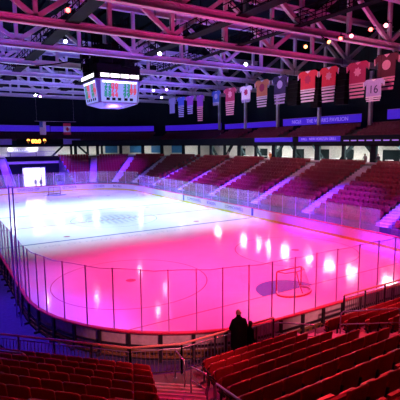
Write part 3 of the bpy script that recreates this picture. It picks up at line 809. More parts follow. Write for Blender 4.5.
# ------------------------------------------------------------------ people
def body(name, verts, edges, radii, m, parent=None, root=0, lev=2):
    me = bpy.data.meshes.new(name); me.from_pydata([tuple(v) for v in verts], edges, [])
    o = bpy.data.objects.new(name, me); COL.objects.link(o)
    sk = o.modifiers.new('s', 'SKIN'); ss = o.modifiers.new('u', 'SUBSURF'); ss.levels = lev; ss.render_levels = lev
    if not me.skin_vertices: me.skin_vertices.new()
    for i, rr_ in enumerate(radii):
        q = me.skin_vertices[0].data[i]; q.radius = rr_ if isinstance(rr_, tuple) else (rr_, rr_); q.use_root = (i == root)
    dg = bpy.context.evaluated_depsgraph_get(); dg.update()
    nm = bpy.data.meshes.new_from_object(o.evaluated_get(dg)); o.modifiers.clear(); o.data = nm
    nm.materials.clear(); nm.materials.append(m)
    for p in nm.polygons: p.use_smooth = True
    if parent: o.parent = parent
    return o
def person(loc, rz, label, H=1.75, coat='coat', pose='rail', long_coat=True, head=True, group=None, bald=False):
    r = empty('person', loc, rz); tag(r, label, 'person', group); k = H / 1.75
    def S(v): return Vector(v) * k
    if pose == 'rail': la, lh, ra, rh = (-.27, .08, 1.12), (-.18, .30, 1.10), (.27, .10, 1.12), (.16, .32, 1.08)
    else: la, lh, ra, rh = (-.27, -.02, 1.10), (-.27, .08, .86), (.27, -.02, 1.10), (.27, .08, .86)
    V = [(0, 0, .96), (0, .0, 1.15), (0, .02, 1.36), (0, .05, 1.47), (0, .07, 1.55), (0, .09, 1.64), (0, .085, 1.71),
         (-.11, 0, .90), (-.12, .02, .50), (-.12, -.02, .09), (-.13, .14, .04),
         (.11, 0, .90), (.12, .04, .50), (.13, -.0, .09), (.14, .16, .04),
         (-.19, .01, 1.42), la, lh, (.19, .01, 1.42), ra, rh]
    Ed = [(0, 1), (1, 2), (2, 3), (3, 4), (4, 5), (5, 6), (0, 7), (7, 8), (8, 9), (9, 10), (0, 11), (11, 12), (12, 13), (13, 14), (2, 15), (15, 16), (16, 17), (2, 18), (18, 19), (19, 20)]
    Rd = [(.17, .13), (.165, .125), (.17, .13), .075, .07, (.085, .10), .055, .10, .068, .05, .045, .10, .068, .05, .045, .075, .055, .04, .075, .055, .04]
    body('body', [S(v) for v in V], Ed, [tuple(x * k for x in q) if isinstance(q, tuple) else q * k for q in Rd], M[coat], r)
    # head skin: shaped head over the neck
    b = MB(); b.sphere(S((0, .095, 1.645)), .098 * k, 16, sc=(.84, 1.0, 1.16)); b.sphere(S((0, .195, 1.635)), .02 * k, 8, sc=(.8, 1, 1.3))
    for sx in (-1, 1): b.sphere(S((sx * .085, .08, 1.64)), .024 * k, 8, sc=(.5, .8, 1.2))
    b.sphere(S((0, .175, 1.59)), .022 * k, 8, sc=(1.3, .6, .4)); b.build('head', M['skin'], r, True)
    b = MB()
    for sx in (-1, 1): b.sphere(S((sx * .035, .182, 1.66)), .011 * k, 8)
    b.build('eyes', M['hair'], r, True)
    b = MB(); b.sphere(S((0, .08, 1.665)), .102 * k, 16, sc=(.9, 1.0, 1.06 if not bald else .9)); b.build('hair', M['hair'] if not bald else M['skin'], r, True) if not bald else None
    if long_coat:
        b = MB(); n = 20; o_ = 0
        prof = [(.55, .27, .21), (.80, .265, .20), (.98, .26, .20), (1.15, .265, .20), (1.32, .265, .20), (1.42, .225, .17), (1.49, .14, .13), (1.53, .10, .10)]
        for z, a, c in prof: b.v += [tuple(S((a * math.cos(2 * PI * i / n), .015 + c * math.sin(2 * PI * i / n), z))) for i in range(n)]
        for q in range(len(prof) - 1):
            for i in range(n): b.f.append((q * n + i, q * n + (i + 1) % n, (q + 1) * n + (i + 1) % n, (q + 1) * n + i)); b.m.append(0)
        b.build('coat', M[coat], r, True)
    # hands: palm with four fingers and a thumb
    for side, (el, wr) in ((-1, (la, lh)), (1, (ra, rh))):
        el, wr = S(el), S(wr); d = (wr - el).normalized(); a = d.cross(Vector((0, 0, 1))).normalized()
        if a.length < .5: a = Vector((1, 0, 0))
        u = a.cross(d); b = MB()
        pc = wr + d * .05 * k
        b.box(pc, (.08 * k, .09 * k, .03 * k), M=Matrix((a, d, u)).transposed())
        for i, L in enumerate((.065, .078, .072, .055)):
            p0 = wr + d * .09 * k + a * (-.03 + .02 * i) * k
            b.tube([p0, p0 + d * L * .5 * k - u * .01 * k, p0 + d * L * .8 * k - u * .035 * k], [.0095 * k, .009 * k, .007 * k], 6)
        p0 = wr + d * .03 * k + a * (.04 * -side) * k
        b.tube([p0, p0 + d * .03 * k + a * (.025 * -side) * k, p0 + d * .055 * k + a * (.03 * -side) * k - u * .015 * k], [.011 * k, .01 * k, .008 * k], 6)
        b.build('hand', M['skin'], r)
    return r
M['orange'] = mat('orange_jacket', (.75, .18, .04), .7); M['greycloth'] = mat('grey_cloth', (.25, .2, .22), .8); M['darkcloth'] = mat('dark_cloth', (.04, .035, .05), .8)
person((-8.10, -33.36, Z0), math.radians(-22), 'bald man in long dark coat leaning at the front railing, seen from behind', 1.80, bald=True)
person((-7.66, -33.34, Z0), math.radians(-80), 'small child in dark clothes standing at the railing beside the man', 1.32, pose='stand', long_coat=False)
person((-.35, TB - 3.2, 0), PI, 'dark silhouetted person standing in the bright tunnel mouth, nearer the middle', 1.75, 'darkcloth', 'stand', False)
person((.55, TB - 3.4, 0), PI + .5, 'dark silhouetted person by the door jamb of the bright tunnel', 1.72, 'darkcloth', 'stand', False)
for y, coat, lab in ((3.9, 'orange', 'person in an orange jacket behind the side concourse ledge'), (-14.0, 'darkcloth', 'person in dark clothes behind the ledge above stairs facing the near goal'),
                     (-12.3, 'greycloth', 'person in grey top behind the side concourse ledge near bar tables'), (14.4, 'greycloth', 'person in grey top behind the ledge towards the far corner')):
    person((W + so + .75, y, CF - .55), PI / 2, lab, 1.7, coat, 'rail', False)

# ------------------------------------------------------------------ roof
TZ, TD = 16.5, 4.6
TY = [-27.3, -18.8, -11.3, -3.2, 5.1, 13.4, 21.7, 30.0, 38.3]
TL = ['closest to the viewer', 'second from the viewer', 'third, in front of the scoreboard', 'fourth, just in front of the scoreboard rigging', 'fifth, just behind the scoreboard', 'sixth from the viewer', 'seventh from the viewer', 'eighth, over the far goal', 'farthest, over the far stand']
for i, y in enumerate(TY):
    r = empty('roof_truss', (0, y, TZ)); tag(r, f'white steel roof truss spanning the rink, {TL[i]}', 'truss', 'roof trusses')
    for nm, z in (('bottom_chord', .22), ('top_chord', TD)):
        b = MB(); b.box((2, 0, z), (57, .10, .5)); b.box((2, 0, z - .25), (57, .46, .06)); b.box((2, 0, z + .25), (57, .46, .06)); b.build(nm, M['truss'], r)
    x = -20.2 if i != 1 else -23.7; q = 0
    while x < 29:
        if -25 < x: b = MB(); b.box((x, 0, TD / 2 + .2), (.30, .30, TD - .5)); b.build('vertical', M['truss'], r)
        z0, z1 = (.45, TD - .25) if q % 2 == 0 else (TD - .25, .45)
        b = MB(); b.bar((x, 0, z0), (x + 5.4, 0, z1), .30, .34); b.build('diagonal', M['truss'], r)
        x += 5.4; q += 1
b = MB(); b.box((3, 5, 21.9), (68, 86, .2)); struct('ceiling', b, M['deck'])
for i, x in enumerate((-18, -12, -6, 0, 6, 12, 18, 24)):
    b = MB(); b.box((x, 5, 21.65), (.2, 80, .3)); struct('beam', b, M['deck'])
# catwalks along the rink, dark lattice
def catwalk(x, label, y0=-30, y1=36, z=16.9, w=1.0):
    r = empty('catwalk', (x, 0, z)); tag(r, label, 'catwalk', 'catwalks under the roof')
    b = MB(); b.box((0, (y0 + y1) / 2, .0), (w, y1 - y0, .06)); b.build('walkway_deck', M['black'], r)
    for sx in (-1, 1):
        b = MB()
        for h in (.55, 1.1): b.bar((sx * w / 2, y0, h), (sx * w / 2, y1, h), .06, .06)
        b.build('handrail', M['black'], r)
        b = MB(); y = y0; kk = 0
        while y < y1:
            b.box((sx * w / 2, y, .55), (.05, .05, 1.1)); b.bar((sx * w / 2, y, 0), (sx * w / 2, y + 1.5, 1.1), .04, .04); y += 1.5
        b.build('side_lattice', M['black'], r)
    y = y0
    while y < y1: b = MB(); b.bar((0, y, 0), (0, y, 4.3), .05, .05); b.build('hanger', M['black'], r); y += 4.15
catwalk(2.9, 'black lattice catwalk running past the scoreboard under the roof')
catwalk(-6.9, 'black lattice catwalk under the roof, on the far side from the banners')
catwalk(8.2, 'black lighting catwalk under the roof, closest to the jersey banners', w=.7)

# scoreboard ------------------------------------------------------------------
SX, SY = .4, 0.6
r = empty('scoreboard', (SX, SY, 11.9)); tag(r, 'large four sided scoreboard with glowing screens hanging over centre ice', 'scoreboard')
def facepts(hw, ch): return [(-hw + ch, -hw), (hw - ch, -hw), (hw, -hw + ch), (hw, hw - ch), (hw - ch, hw), (-hw + ch, hw), (-hw, hw - ch), (-hw, -hw + ch)]
def loft(levels):
    b = MB()
    for hw, ch, z in levels: b.v += [(x, y, z) for x, y in facepts(hw, ch)]
    for q in range(len(levels) - 1):
        for i in range(8): b.f.append((q * 8 + i, q * 8 + (i + 1) % 8, (q + 1) * 8 + (i + 1) % 8, (q + 1) * 8 + i)); b.m.append(0)
    b.f.append(tuple(reversed(range(8)))); b.m.append(0); b.f.append(tuple(range((len(levels) - 1) * 8, len(levels) * 8))); b.m.append(0)
    return b
loft([(1.2, .3, 0), (2.15, .35, .35), (2.4, .35, 2.6), (2.4, .35, 2.7)]).build('housing', M['purplepaint'], r)
loft([(2.45, .35, 2.7), (2.55, .35, 2.75), (2.55, .35, 3.25), (2.4, .35, 3.3)]).build('ring_housing', M['black'], r)
b = MB()
for zz, hw, h in ((3.75, 2.3, .85), (4.7, 1.9, .9)):
    b.box((0, 0, zz), (hw * 2, hw * 2, h))
for i in range(30):
    a = random.uniform(0, 2 * PI); q = random.uniform(1.4, 2.9); b.box((q * math.cos(a), q * math.sin(a), random.uniform(3.8, 6.0)), (random.uniform(.3, 1.2), random.uniform(.3, 1.2), random.uniform(.3, .9)), a)
b.build('hoist_rig', M['black'], r)
for sx, sy in ((-1.9, -1.2), (-.7, 1.6), (.9, -1.7), (1.1, 1.0), (-2.6, .6)):
    b = MB(); zt = 8.9
    for ax_, ay_ in ((-.28, -.28), (.28, -.28), (.28, .28), (-.28, .28)): b.bar((sx + ax_, sy + ay_, 3.8), (sx + ax_, sy + ay_, zt), .09, .09)
    for q in range(9):
        z = 4.0 + q * .55
        b.bar((sx - .28, sy - .28, z), (sx + .28, sy - .28, z + .5), .07, .07); b.bar((sx - .28, sy + .28, z), (sx - .28, sy - .28, z + .5), .07, .07); b.bar((sx + .28, sy - .28, z), (sx + .28, sy + .28, z + .5), .07, .07)
    b.box((sx, sy, 5.4 + .5 * (sx > 0)), (.7, .7, .9)); b.build('hoist_tower', M['black'], r)
for sx in (-1, 1):
    for sy in (-1, 1):
        b = MB(); b.bar((sx * 1.5, sy * 1.5, 3.8), (sx * 1.5, sy * 1.5, 9.2), .07, .07); b.build('hang_cable', M['black'], r)
for f in range(4):
    a = f * PI / 2; T = Matrix.Rotation(a, 4, 'Z'); tz = Matrix.Rotation(a, 3, 'Z')
    def P(x, d, z):
        hw = 2.15 + .25 * (z - .35) / 2.25; return tz @ Vector((x, -hw - d, z))
    b = MB(); b.add([P(-1.9, .02, .45), P(1.9, .02, .45), P(2.0, .02, 2.55), P(-2.0, .02, 2.55), P(-1.9, -.02, .45), P(1.9, -.02, .45), P(2.0, -.02, 2.55), P(-2.0, -.02, 2.55)],
                  [(0, 1, 2, 3), (7, 6, 5, 4), (0, 4, 5, 1), (1, 5, 6, 2), (2, 6, 7, 3), (3, 7, 4, 0)])
    scr = b.build('screen', M['screen'], r)
    b = MB(); b.add([P(-1.8, .03, 2.3), P(1.8, .03, 2.3), P(1.85, .03, 2.5), P(-1.85, .03, 2.5)], [(0, 1, 2, 3)]); b.build('header_bar', M['ring'], scr)
    for cx_, m, txts in ((-1.25, 'digit_g', '258'), (-.55, 'digit_r', '074'), (.75, 'digit_g', '349'), (1.45, 'digit_r', '186')):
        for q, ch in enumerate(txts):
            z = 2.05 - q * .46; o = P(cx_, .04, z); up_ = (P(0, 0, z + .1) - P(0, 0, z)).normalized(); xx = tz @ Vector((1, 0, 0))
            for dx in (-.2, .2): text(ch, .62, frame_mtx(o + xx * dx, xx, up_), M[m], scr, .01, 'digit', .035)
    for cx_ in (-1.4, -.8, -.2, .5, 1.1):
        b = MB(); b.add([P(cx_, .035, .6), P(cx_ + .36, .035, .6), P(cx_ + .36, .035, .86), P(cx_, .035, .86)], [(0, 1, 2, 3)]); b.build('dark_tile', M['black'], scr)
    for q in range(4):
        x0 = -2.1 + q * 1.06
        b = MB(); b.box(tz @ Vector((x0 + .5, -2.56, 3.0)), (.90, .04, .36), a); b.build('ring_display', M['ring'], r)
# cable bundle swooping to the scoreboard
b = MB(); b.tube([(-16 + 12.6 * i / 20, -3 + 2 * i / 20, 16.3 - 1.2 * math.sin(PI * i / 20)) for i in range(21)], .07, 6)
tag(b.build('cable_bundle', M['black']), 'black cable bundle sagging from the roof to the scoreboard rig', 'cable')

# jersey banners ------------------------------------------------------------------
def cloth(name, c): return mat(name, c, .8, noise=.08)
JX = 20.0
JM = {'red': cloth('banner_red', (.62, .03, .06)), 'crimson': cloth('banner_crimson', (.38, .02, .09)), 'orange': cloth('banner_orange', (.62, .20, .10)), 'white': cloth('banner_white', (.75, .72, .8)),
      'navy': cloth('banner_navy', (.03, .02, .09)), 'blue': cloth('banner_blue', (.06, .10, .50)), 'violet': cloth('banner_violet', (.30, .05, .42)), 'maroon': cloth('banner_maroon', (.10, .012, .03)), 'lav': cloth('banner_lavender', (.42, .38, .66)), 'pink': cloth('banner_pink', (.7, .3, .4))}
def jersey(y, ztop, w, h, tail, colr, trim, label, crest=None, number=None, x=JX, sleeve=None):
    """T-shaped cloth banner facing the ice (-x)"""
    r = empty('jersey_banner', (x, y, ztop - h - tail)); tag(r, label, 'banner', 'jersey banners in a row under the roof')
    H = h + tail; t = .03
    bw = w * .35; sw = w * .5
    def flat(poly, nm, m, d=0):
        b = MB(); b.prism(poly, lambda a, z: (t / 2 + .0, -a, z), lambda a, z: (-t / 2 - d, -a, z)); return b.build(nm, m, r)
    flat([(-bw, tail), (bw, tail), (bw, H - .28 * h), (bw + .02, H), (.28 * w * .5, H), (.1 * w, H - .06 * h), (0, H - .09 * h), (-.1 * w, H - .06 * h), (-.28 * w * .5, H), (-bw - .02, H), (-bw, H - .28 * h)], 'shirt', JM[colr])
    for sx in (-1, 1):
        flat([(sx * (bw + .01), H - .02), (sx * (bw + .01), H - .26 * h), (sx * (sw * .92), H - .40 * h), (sx * sw, H - .14 * h)][::sx], 'sleeve', JM[colr if sleeve is None else sleeve])
        flat([(sx * sw * .90, H - .395 * h), (sx * sw * .93, H - .13 * h), (sx * sw * 1.01, H - .135 * h), (sx * sw * .97, H - .42 * h)][::sx], 'cuff', JM[trim], .004)
    flat([(-bw, tail), (bw, tail), (bw, tail + .07 * h), (-bw, tail + .07 * h)], 'hem_band', JM[trim], .006)
    flat([(-.12 * w, H - .005), (.12 * w, H - .005), (.0, H - .13 * h)], 'collar', JM[trim], .006)
    if tail > .2:
        n = max(2, round(tail / .32))
        for i in range(n):
            z1 = tail - .06 - i * tail / n; z0 = z1 - tail / n * .58; k = 1 - .16 * i / n
            flat([(-bw * k, z0), (bw * k * .96, z0), (bw * k * .96, z1), (-bw * k, z1)], 'name_strip', JM[trim])
        b = MB(); b.box((0, bw * .7, tail / 2), (.012, .03, tail)); b.box((0, -bw * .7, tail / 2), (.012, .03, tail)); b.build('hanging_tape', JM['navy'], r)
    if crest:
        b = MB(); c = (tail + h * .56); pts = [(.17 * w * math.cos(2 * PI * i / 14) * (1 if i % 2 else (.7 if crest[1] == 'star' else 1)), c + .17 * w * math.sin(2 * PI * i / 14) * (1 if i % 2 else (.7 if crest[1] == 'star' else 1))) for i in range(14)]
        b.prism(pts, lambda a, z: (-t / 2, -a, z), lambda a, z: (-t / 2 - .012, -a, z)); b.build('crest', JM[crest[0]], r)
    if number: text(number, h * .62, frame_mtx((-t / 2 - .01, 0, tail + h * .42), (0, -1, 0), (0, 0, 1)), JM['navy'], r, .004, 'number')
    b = MB(); b.box((0, 0, H + .03), (.05, w * .75, .06)); b.build('hanging_bar', M['black'], r)
    for sx in (-1, 1): b = MB(); b.bar((0, sx * w * .3, H + .05), (0, sx * w * .3, 16.6 - (ztop - H)), .015, .015); b.build('hanging_wire', M['black'], r)
# (px, top px row, width px, shirt px, tail px) measured in the photograph, turned into metres at x = JX
def at_x(px, py, x):
    d = fw + rr * ((px - 200) / FPX) - uu * ((py - 200) / FPX); return CP + d * ((x - CP.x) / d.x)
JL = [(172, 98, 8, 15, 'lav', 'lav', None, 'small violet jersey banner at the far end of the row', 0, None),
      (181, 97, 9, 9, 'blue', 'lav', None, 'blue jersey banner with long pale tail, second from the far end', 11, None),
      (190, 96, 9, 10, 'violet', 'lav', None, 'dull violet jersey banner with pale tail, third from the far end', 8, None),
      (200, 95, 9, 12, 'violet', 'pink', None, 'bright violet jersey banner with long pale tail beside a column', 14, None),
      (216, 91, 10, 12, 'blue', 'lav', ('lav', 'disc'), 'blue jersey banner with pale round crest', 2, None),
      (230, 88, 11, 14, 'crimson', 'pink', ('pink', 'star'), 'crimson jersey banner with the longest white tail', 13, None),
      (246, 86, 11, 14, 'white', 'lav', ('crimson', 'star'), 'white jersey banner with a small dark red crest', 2, None),
      (262, 80, 13, 17, 'orange', 'white', ('crimson', 'disc'), 'orange jersey banner with white tail', 10, None),
      (280, 76, 14, 19, 'navy', 'lav', ('lav', 'disc'), 'dark navy jersey banner with pale round crest', 9, None),
      (308, 71, 18, 19, 'red', 'white', ('crimson', 'star'), 'red jersey banner hanging between two black loudspeakers', 12, None),
      (329, 67, 17, 20, 'red', 'white', ('pink', 'star'), 'red jersey banner with pale crest beside black loudspeaker and column', 15, None),
      (358, 62, 20, 22, 'crimson', 'pink', ('pink', 'star'), 'large crimson jersey banner beside the white number banner', 14, None),
      (387, 54, 22, 24, 'maroon', 'pink', ('pink', 'disc'), 'very dark jersey banner with pink crest closest to the viewer', 12, None)]
for px, py, wpx, hpx, c, tr, cr, lab, tpx, num in JL:
    p = at_x(px, py, JX); D = (p - CP).dot(fw); k = D / FPX
    wv = (1.15 if px > 225 else .9) * abs(at_x(px + wpx / 2, py, JX).y - at_x(px - wpx / 2, py, JX).y)
    jersey(p.y, p.z, wv, hpx * k, max(.15, tpx * k), c, tr, lab, cr, num)
p = at_x(374, 79, JX - 1.2); k = (p - CP).dot(fw) / FPX
jersey(p.y, p.z, 2.3, 18 * k, 4 * k, 'lav', 'white', 'pale lavender banner with the dark number 16', None, '16', JX - 1.2)
# black loudspeaker hangs between the banners
for px, py, wpx, hpx, lab in ((294, 80, 13, 25, 'black loudspeaker cluster hung before the red jersey banners'), (317, 70, 9, 37, 'tall thin black loudspeaker cluster beside a column'), (342, 68, 13, 36, 'black loudspeaker cluster beside the large crimson banner')):
    p = at_x(px, py, JX + .5); k = (p - CP).dot(fw) / FPX; r = empty('loudspeaker', (p.x, p.y, p.z - hpx * k)); tag(r, lab, 'loudspeaker')
    wv = abs(at_x(px + wpx / 2, py, JX).y - at_x(px - wpx / 2, py, JX).y) * .8; n = 6; H = hpx * k
    for i in range(n):
        b = MB(); b.box((0.03 * i, 0, H / n * (i + .5)), (.6, wv, H / n * .94)); c = b.build('cabinet', M['black'], r)
        g = MB(); g.box((-.31 + .03 * i, 0, H / n * (i + .5)), (.02, wv * .9, H / n * .7)); g.build('grille', M['black'], c)
    b = MB(); b.box((0, 0, H + .05), (.5, .1, .1)); b.bar((0, 0, H), (0, 0, 16.7 - p.z + H), .04, .04); b.build('hanger', M['black'], r)

# flags and clock at the far end ------------------------------------------------------------------
FY = 40.0
b = MB(); b.tube([(0.0, FY, 12.35), (7.6, FY, 12.35)], .04, 6); b.bar((.4, FY, 12.35), (.4, FY, 16.7), .02, .02); b.bar((7.2, FY, 12.35), (7.2, FY, 16.7), .02, .02)
tag(b.build('flag_bar', M['steel']), 'thin horizontal bar carrying the two flags at the far end', 'bar')
r = empty('flag', (1.4, FY - .03, 9.85)); tag(r, 'striped flag with blue canton hanging vertically at the far end', 'flag')
b = MB(); s0 = b.slot(JM['white']); s1 = b.slot(JM['pink'])
for i in range(13): b.box((-.575 + 1.15 * (i + .5) / 13, 0, 1.2), (1.15 / 13, .03, 2.4), mi=(s1 if i % 2 == 0 else s0))
b.build('cloth', None, r)
b = MB(); b.box((-.575 + .31, -.02, 1.9), (.62, .03, 1.0)); ct = b.build('canton', JM['blue'], r)
b = MB()
for i in range(5):
    for j in range(6): b.box((-.575 + .08 + i * .115, -.038, 1.5 + j * .16), (.04, .008, .04))
b.build('stars', JM['white'], ct)
r = empty('flag', (5.85, FY - .03, 9.85)); tag(r, 'red and white maple leaf flag hanging vertically at the far end', 'flag')
b = MB(); b.box((0, 0, 1.1), (1.4, .03, 1.1)); b.build('white_field', JM['white'], r)
for z, h in ((1.65 + .275, .55), (.275, .55)):
    b = MB(); b.box((0, 0, z), (1.4, .03, h)); b.build('red_bar', JM['red'], r)
leaf = [(0, -.42), (.04, -.42), (.04, -.2), (.3, -.24), (.26, -.14), (.46, .06), (.4, .12), (.42, .26), (.28, .22), (.24, .3), (.12, .16), (.18, .42), (.08, .36), (0, .5)]
lf = leaf + [(-x, z) for x, z in reversed(leaf[1:-1])]
b = MB(); b.prism(lf, lambda a, z: (z * .9, -.016, 1.1 + a * .9), lambda a, z: (z * .9, -.03, 1.1 + a * .9)); b.build('leaf', JM['red'], r)
CY = E + US - .35
r = empty('digital_clock', (1.2, CY, 8.05)); tag(r, 'black digital clock board with amber digits at the far end', 'clock')
b = MB(); b.box((0.3, 0, .55), (8.6, .25, 1.05)); b.build('case', M['black'], r)
for x, s, tx in ((-1.9, 1.1, '9'), (-.5, 1.0, '00:0'), (1.05, 1.1, '9')): text(tx, s, frame_mtx((x, -.14, .62), (1, 0, 0), (0, 0, 1)), M['digit_o'], r, .01, 'digits', .03)
far_panel(-11, -3.6, US - .25, 8.1, 9.1, 'pale violet blank panel left of the digital clock', None, 'fascia_sign', 'purplepaint')
far_panel(5.8, 9.3, US - .25, 8.1, 9.1, 'violet panel with a dark emblem under the maple leaf flag', None, 'fascia_sign', 'purplepaint')
# railing on the concourse ledge above the tunnel
r = empty('ledge_railing', (0, E + so + .1, CF + .2)); tag(r, 'violet barred railing on the ledge above the bright tunnel', 'railing')
b = MB(); b.bar((-4.5, 0, .95), (4.2, 0, .95), .06, .06); b.build('top_rail', M['purplepaint'], r)
b = MB()
for i in range(60): b.box((-4.5 + 8.7 * i / 59, 0, .48), (.025, .025, .95))
b.build('balusters', M['purplepaint'], r)
r = empty('bench_poster', (-1.2, E + so + 3.0, CF - .55)); tag(r, 'white notice board with dark lettering in the far concourse', 'notice board')
b = MB(); b.box((0, 0, 1.95), (5.5, .08, .9)); b.build('board', M['board'], r)
text('OTTAWA  67', .7, frame_mtx((0, -.05, 1.95), (1, 0, 0), (0, 0, 1)), M['advert'], r, .004)
for x in (-2.4, 2.4):
    b = MB(); b.box((x, 0, .75), (.1, .1, 1.5)); b.build('leg', M['bracket'], r)

# tall netting poles at the near corner
for i, (y, lab) in enumerate(((-22.9, 'tall violet netting pole rising from the corner glass, farther one'), (-24.1, 'tall violet netting pole rising from the corner glass, nearer one'))):
    b = MB(); x = -W - .12; b.tube([(x - .34, y, .0), (x - .34, y, 6.3)], .03, 8); tag(b.build('netting_pole', M['purplepaint']), lab, 'pole')

# ------------------------------------------------------------------ light fixtures and lights
def light(kind, loc, target, col, power, size=.3, angle=80, blend=.6, name='lamp_light'):
    l = bpy.data.lights.new(name, kind); l.color = col; l.energy = power
    if kind == 'SPOT': l.spot_size = math.radians(angle); l.spot_blend = blend; l.shadow_soft_size = size
    elif kind == 'AREA': l.shape = 'RECTANGLE'; l.size, l.size_y = size
    else: l.shadow_soft_size = size
    o = bpy.data.objects.new(name, l); COL.objects.link(o); o.location = loc
    d = Vector(target) - Vector(loc); o.rotation_euler = d.to_track_quat('-Z', 'Y').to_euler()
    return o
LENS = {k: lens('lamp_lens_' + k, c, e) for k, c, e in (('red', (1, .06, .05), 14), ('pink', (1, .25, .3), 8), ('white', (.8, .85, 1), 130), ('blue', (.4, .6, 1), 12), ('violet', (.5, .2, 1), 50), ('amber', (1, .28, .10), 8))}
proto = {}
def fixture(loc, target, lk, label):
    d = (Vector(target) - Vector(loc)).normalized()
    if lk not in proto:
        r = empty('stage_light', loc); tag(r, label, 'stage light', 'stage lights under the roof')
        b = MB(); b.tube([(0, 0, .30), (0, 0, .24), (0, 0, 0), (0, 0, -.22)], [.07, .12, .14, .15], 14); h = b.build('lamp_housing', M['black'], r, False)
        b = MB(); b.tube([(0, 0, -.225), (0, 0, -.235)], .13, 14); b.build('lens', LENS[lk], r)
        b = MB(); b.tube([(-.26, 0, 0), (-.26, 0, .34), (-.1, 0, .46), (.1, 0, .46), (.26, 0, .34), (.26, 0, 0)], .025, 6); b.bar((0, 0, .45), (0, 0, 1.0), .06, .06); b.build('yoke', M['black'], r)
        proto[lk] = r
    else: r = dup(proto[lk], loc, 0, label)
    r.rotation_euler = (-d).to_track_quat('Z', 'Y').to_euler()
    return r
LX = [((8.3, -21.8, 15.3), (4, -40, 3), 'amber', 'amber glowing stage light over the second truss'),
      ((8.2, -25.5, 15.3), (-12, -38, 4), 'red', 'bright red stage light near the crimson banner'),
      ((8.4, -22.9, 15.3), (-10, -38, 2), 'red', 'bright red stage light at the near chord, left of its twin'),
      ((8.4, -23.8, 15.3), (-8, -38, 2), 'pink', 'pink stage light beside the bright red one at the near chord'),
      ((8.2, -26.6, 15.3), (-12, -38, 4), 'pink', 'pink stage light high near the picture corner'),
      ((8.2, -28.0, 15.3), (-13, -38, 4), 'amber', 'amber stage light at the very edge of the picture'),
      ((8.2, -19.8, 15.3), (-12, -38, 3), 'amber', 'dim amber stage light below the near chord'),
      ((-9.5, -19.9, 15.3), (-15, -40, 4), 'red', 'red stage light glowing on the second truss'),
      ((-7.8, -12.7, 15.3), (-12, -38, 2), 'blue', 'blue white stage light above the scoreboard catwalk'),
      ((-.2, -12.1, 15.3), (-12, -40, 2), 'white', 'white stage light to the banner side of the scoreboard rig'),
      ((8.7, -11.8, 15.3), (-10, -38, 2), 'white', 'white stage light above the orange banner'),
      ((-3.4, 20.6, 15.0), (-12, -30, 0), 'white', 'white stage light at the far trusses, behind the scoreboard'),
      ((-2.5, 22.0, 15.0), (-10, -30, 0), 'violet', 'violet stage light at the far trusses, behind the scoreboard'),
      ((8.7, 7.7, 15.0), (-10, -30, 0), 'white', 'white stage light beside the scoreboard ring'),
      ((9.9, 6.3, 15.0), (-10, -30, 0), 'violet', 'violet stage light beside the scoreboard ring'),
      ((3.3, 17.8, 15.0), (-8, -28, 0), 'white', 'white stage light hidden behind the scoreboard'),
      ((13.7, 15.4, 15.0), (0, -28, 0), 'white', 'white stage light above the violet banners'),
      ((14.3, 26.7, 15.0), (0, -28, 0), 'white', 'white stage light over the far corner')]
for loc, tg, lk, lab in LX: fixture(loc, tg, lk, lab)

PINK = (1, .028, .235)
for x in (-5.5, 1.5, 9):
    for y in (-27.5, -20.5, -15.2): light('SPOT', (x, y, 15.6), (x * .97, y, 0), PINK, 12500 if y < -16 else 7500, .3, 66, 1, 'pink_wash')
light('SPOT', (9.5, -9, 15.6), (9.5, -9, 0), PINK, 5500, .3, 56, 1, 'pink_wash')
for x in (-8.5, 0, 8.5):
    for y in (-4.0, 3.0, 9.0, 14.5): light('SPOT', (x, y, 15.6), (x * .95, y, 0), (.60, .80, 1), 14000, .3, 66, 1, 'white_wash')
for x in (-9, 0, 9): light('SPOT', (x, 24.5, 15.6), (x, 26, 0), (.40, .26, 1), 15000, .3, 70, 1, 'lavender_wash')
for y in (-24, -17): light('SPOT', (-15, y, 15), (-13.2, y, 0), (.30, .10, 1), 8000, .3, 44, 1, 'violet_wash')
for y in (-25, -16, -7, 2, 11, 20): light('SPOT', (9, y, 15.5), (W + 3.2, y, 1.2), (.15, .02, 1), 85000, .4, 40, 1, 'violet_wash')
for x in (-4, 4, 12): light('SPOT', (x, 24, 15.5), (x * 1.15, E + 3.5, 1.5), (.16, .02, 1), 42000, .4, 46, 1, 'violet_wash')
for y in (-24, -12, 0, 12): light('SPOT', (4, y, 15.5), (W + 9, y, 5), (1, .14, .32), 2900, .4, 60, .9, 'rose_wash')
light('SPOT', (-16, -16, 15), (-14.8, -25, 0), (.04, .0, 1), 12000, .4, 46, .9, 'blue_wash')
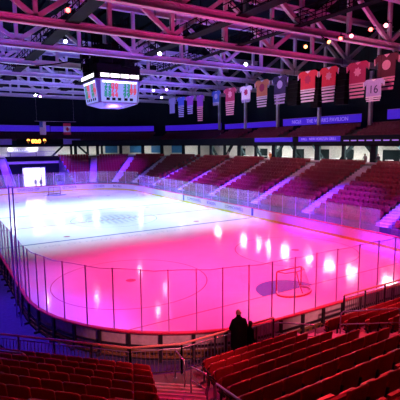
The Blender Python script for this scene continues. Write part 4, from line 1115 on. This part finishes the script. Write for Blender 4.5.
for x in (-14, -7, 0): light('SPOT', (x * .3 + 6, -25, 15.3), (x, -37, 2.2), (1, .02, .035), 11500, .3, 46, .8, 'red_wash')
for x in (-10, -2): light('SPOT', (x, -46, 15), (x, -31.3, .9), (1, .22, .28), 15000, .3, 16, .9, 'board_fill')  # unseen lamps added behind the viewer to brighten the board backs
light('SPOT', (-9, -20, 15.3), (-10.9, -36.2, 1.8), (1, .008, .24), 10000, .2, 10, .5, 'stair_spot')
light('SPOT', (-7.5, -20, 15.3), (-5.3, -35.4, 1.8), (1, .06, .24), 8000, .2, 9, .5, 'stair_spot')
# unseen spots added to brighten the banners
for y, c in ((-20, (1, .40, .5)), (-8, (1, .45, .55)), (4, (.8, .5, 1)), (17, (.40, .25, 1))): light('SPOT', (9.5, y, 15.2), (JX, y + 1, 14.2), c, 2300, .3, 62, .9, 'banner_fill')
# unseen lamps added in mid-air to colour the trusses
for x in (-12, 2, 16):
    for y in (-23.5, -16): light('SPOT', (x, y, 11.5), (x, y + 3, 18), (1, .03, .28), 900, .4, 120, 1, 'truss_fill')
for x in (-14, 0, 14):
    for y in (-7, 1, 10, 18): light('SPOT', (x, y - 2, 11.5), (x, y + 3, 18), (.17, .10, 1), 2700, .4, 120, 1, 'truss_fill')
for x in (-4.0, 4.0): light('SPOT', (x, E + 5.5, 6.5), (x * .7, TB, 2.2), (.16, .04, 1), 2500, .3, 100, 1, 'tunnel_violet')
light('AREA', (-.45, TB + 1.5, 3.9), (-.45, TB + 1.5, 0), (1, 1, 1), 900, (5, 3), name='passage_light')

w = bpy.data.worlds.new('world'); SC.world = w; w.use_nodes = True
w.node_tree.nodes['Background'].inputs[0].default_value = (.02, .01, .05, 1); w.node_tree.nodes['Background'].inputs[1].default_value = .12

SC.view_settings.view_transform = 'Standard'; SC.view_settings.look = 'None'; SC.view_settings.gamma = 1; SC.view_settings.exposure = 0
SC.cycles.transparent_max_bounces = 24; SC.cycles.max_bounces = 6; SC.cycles.diffuse_bounces = 3; SC.cycles.glossy_bounces = 3
SC.cycles.sample_clamp_indirect = 6
SC.cycles.use_denoising = True
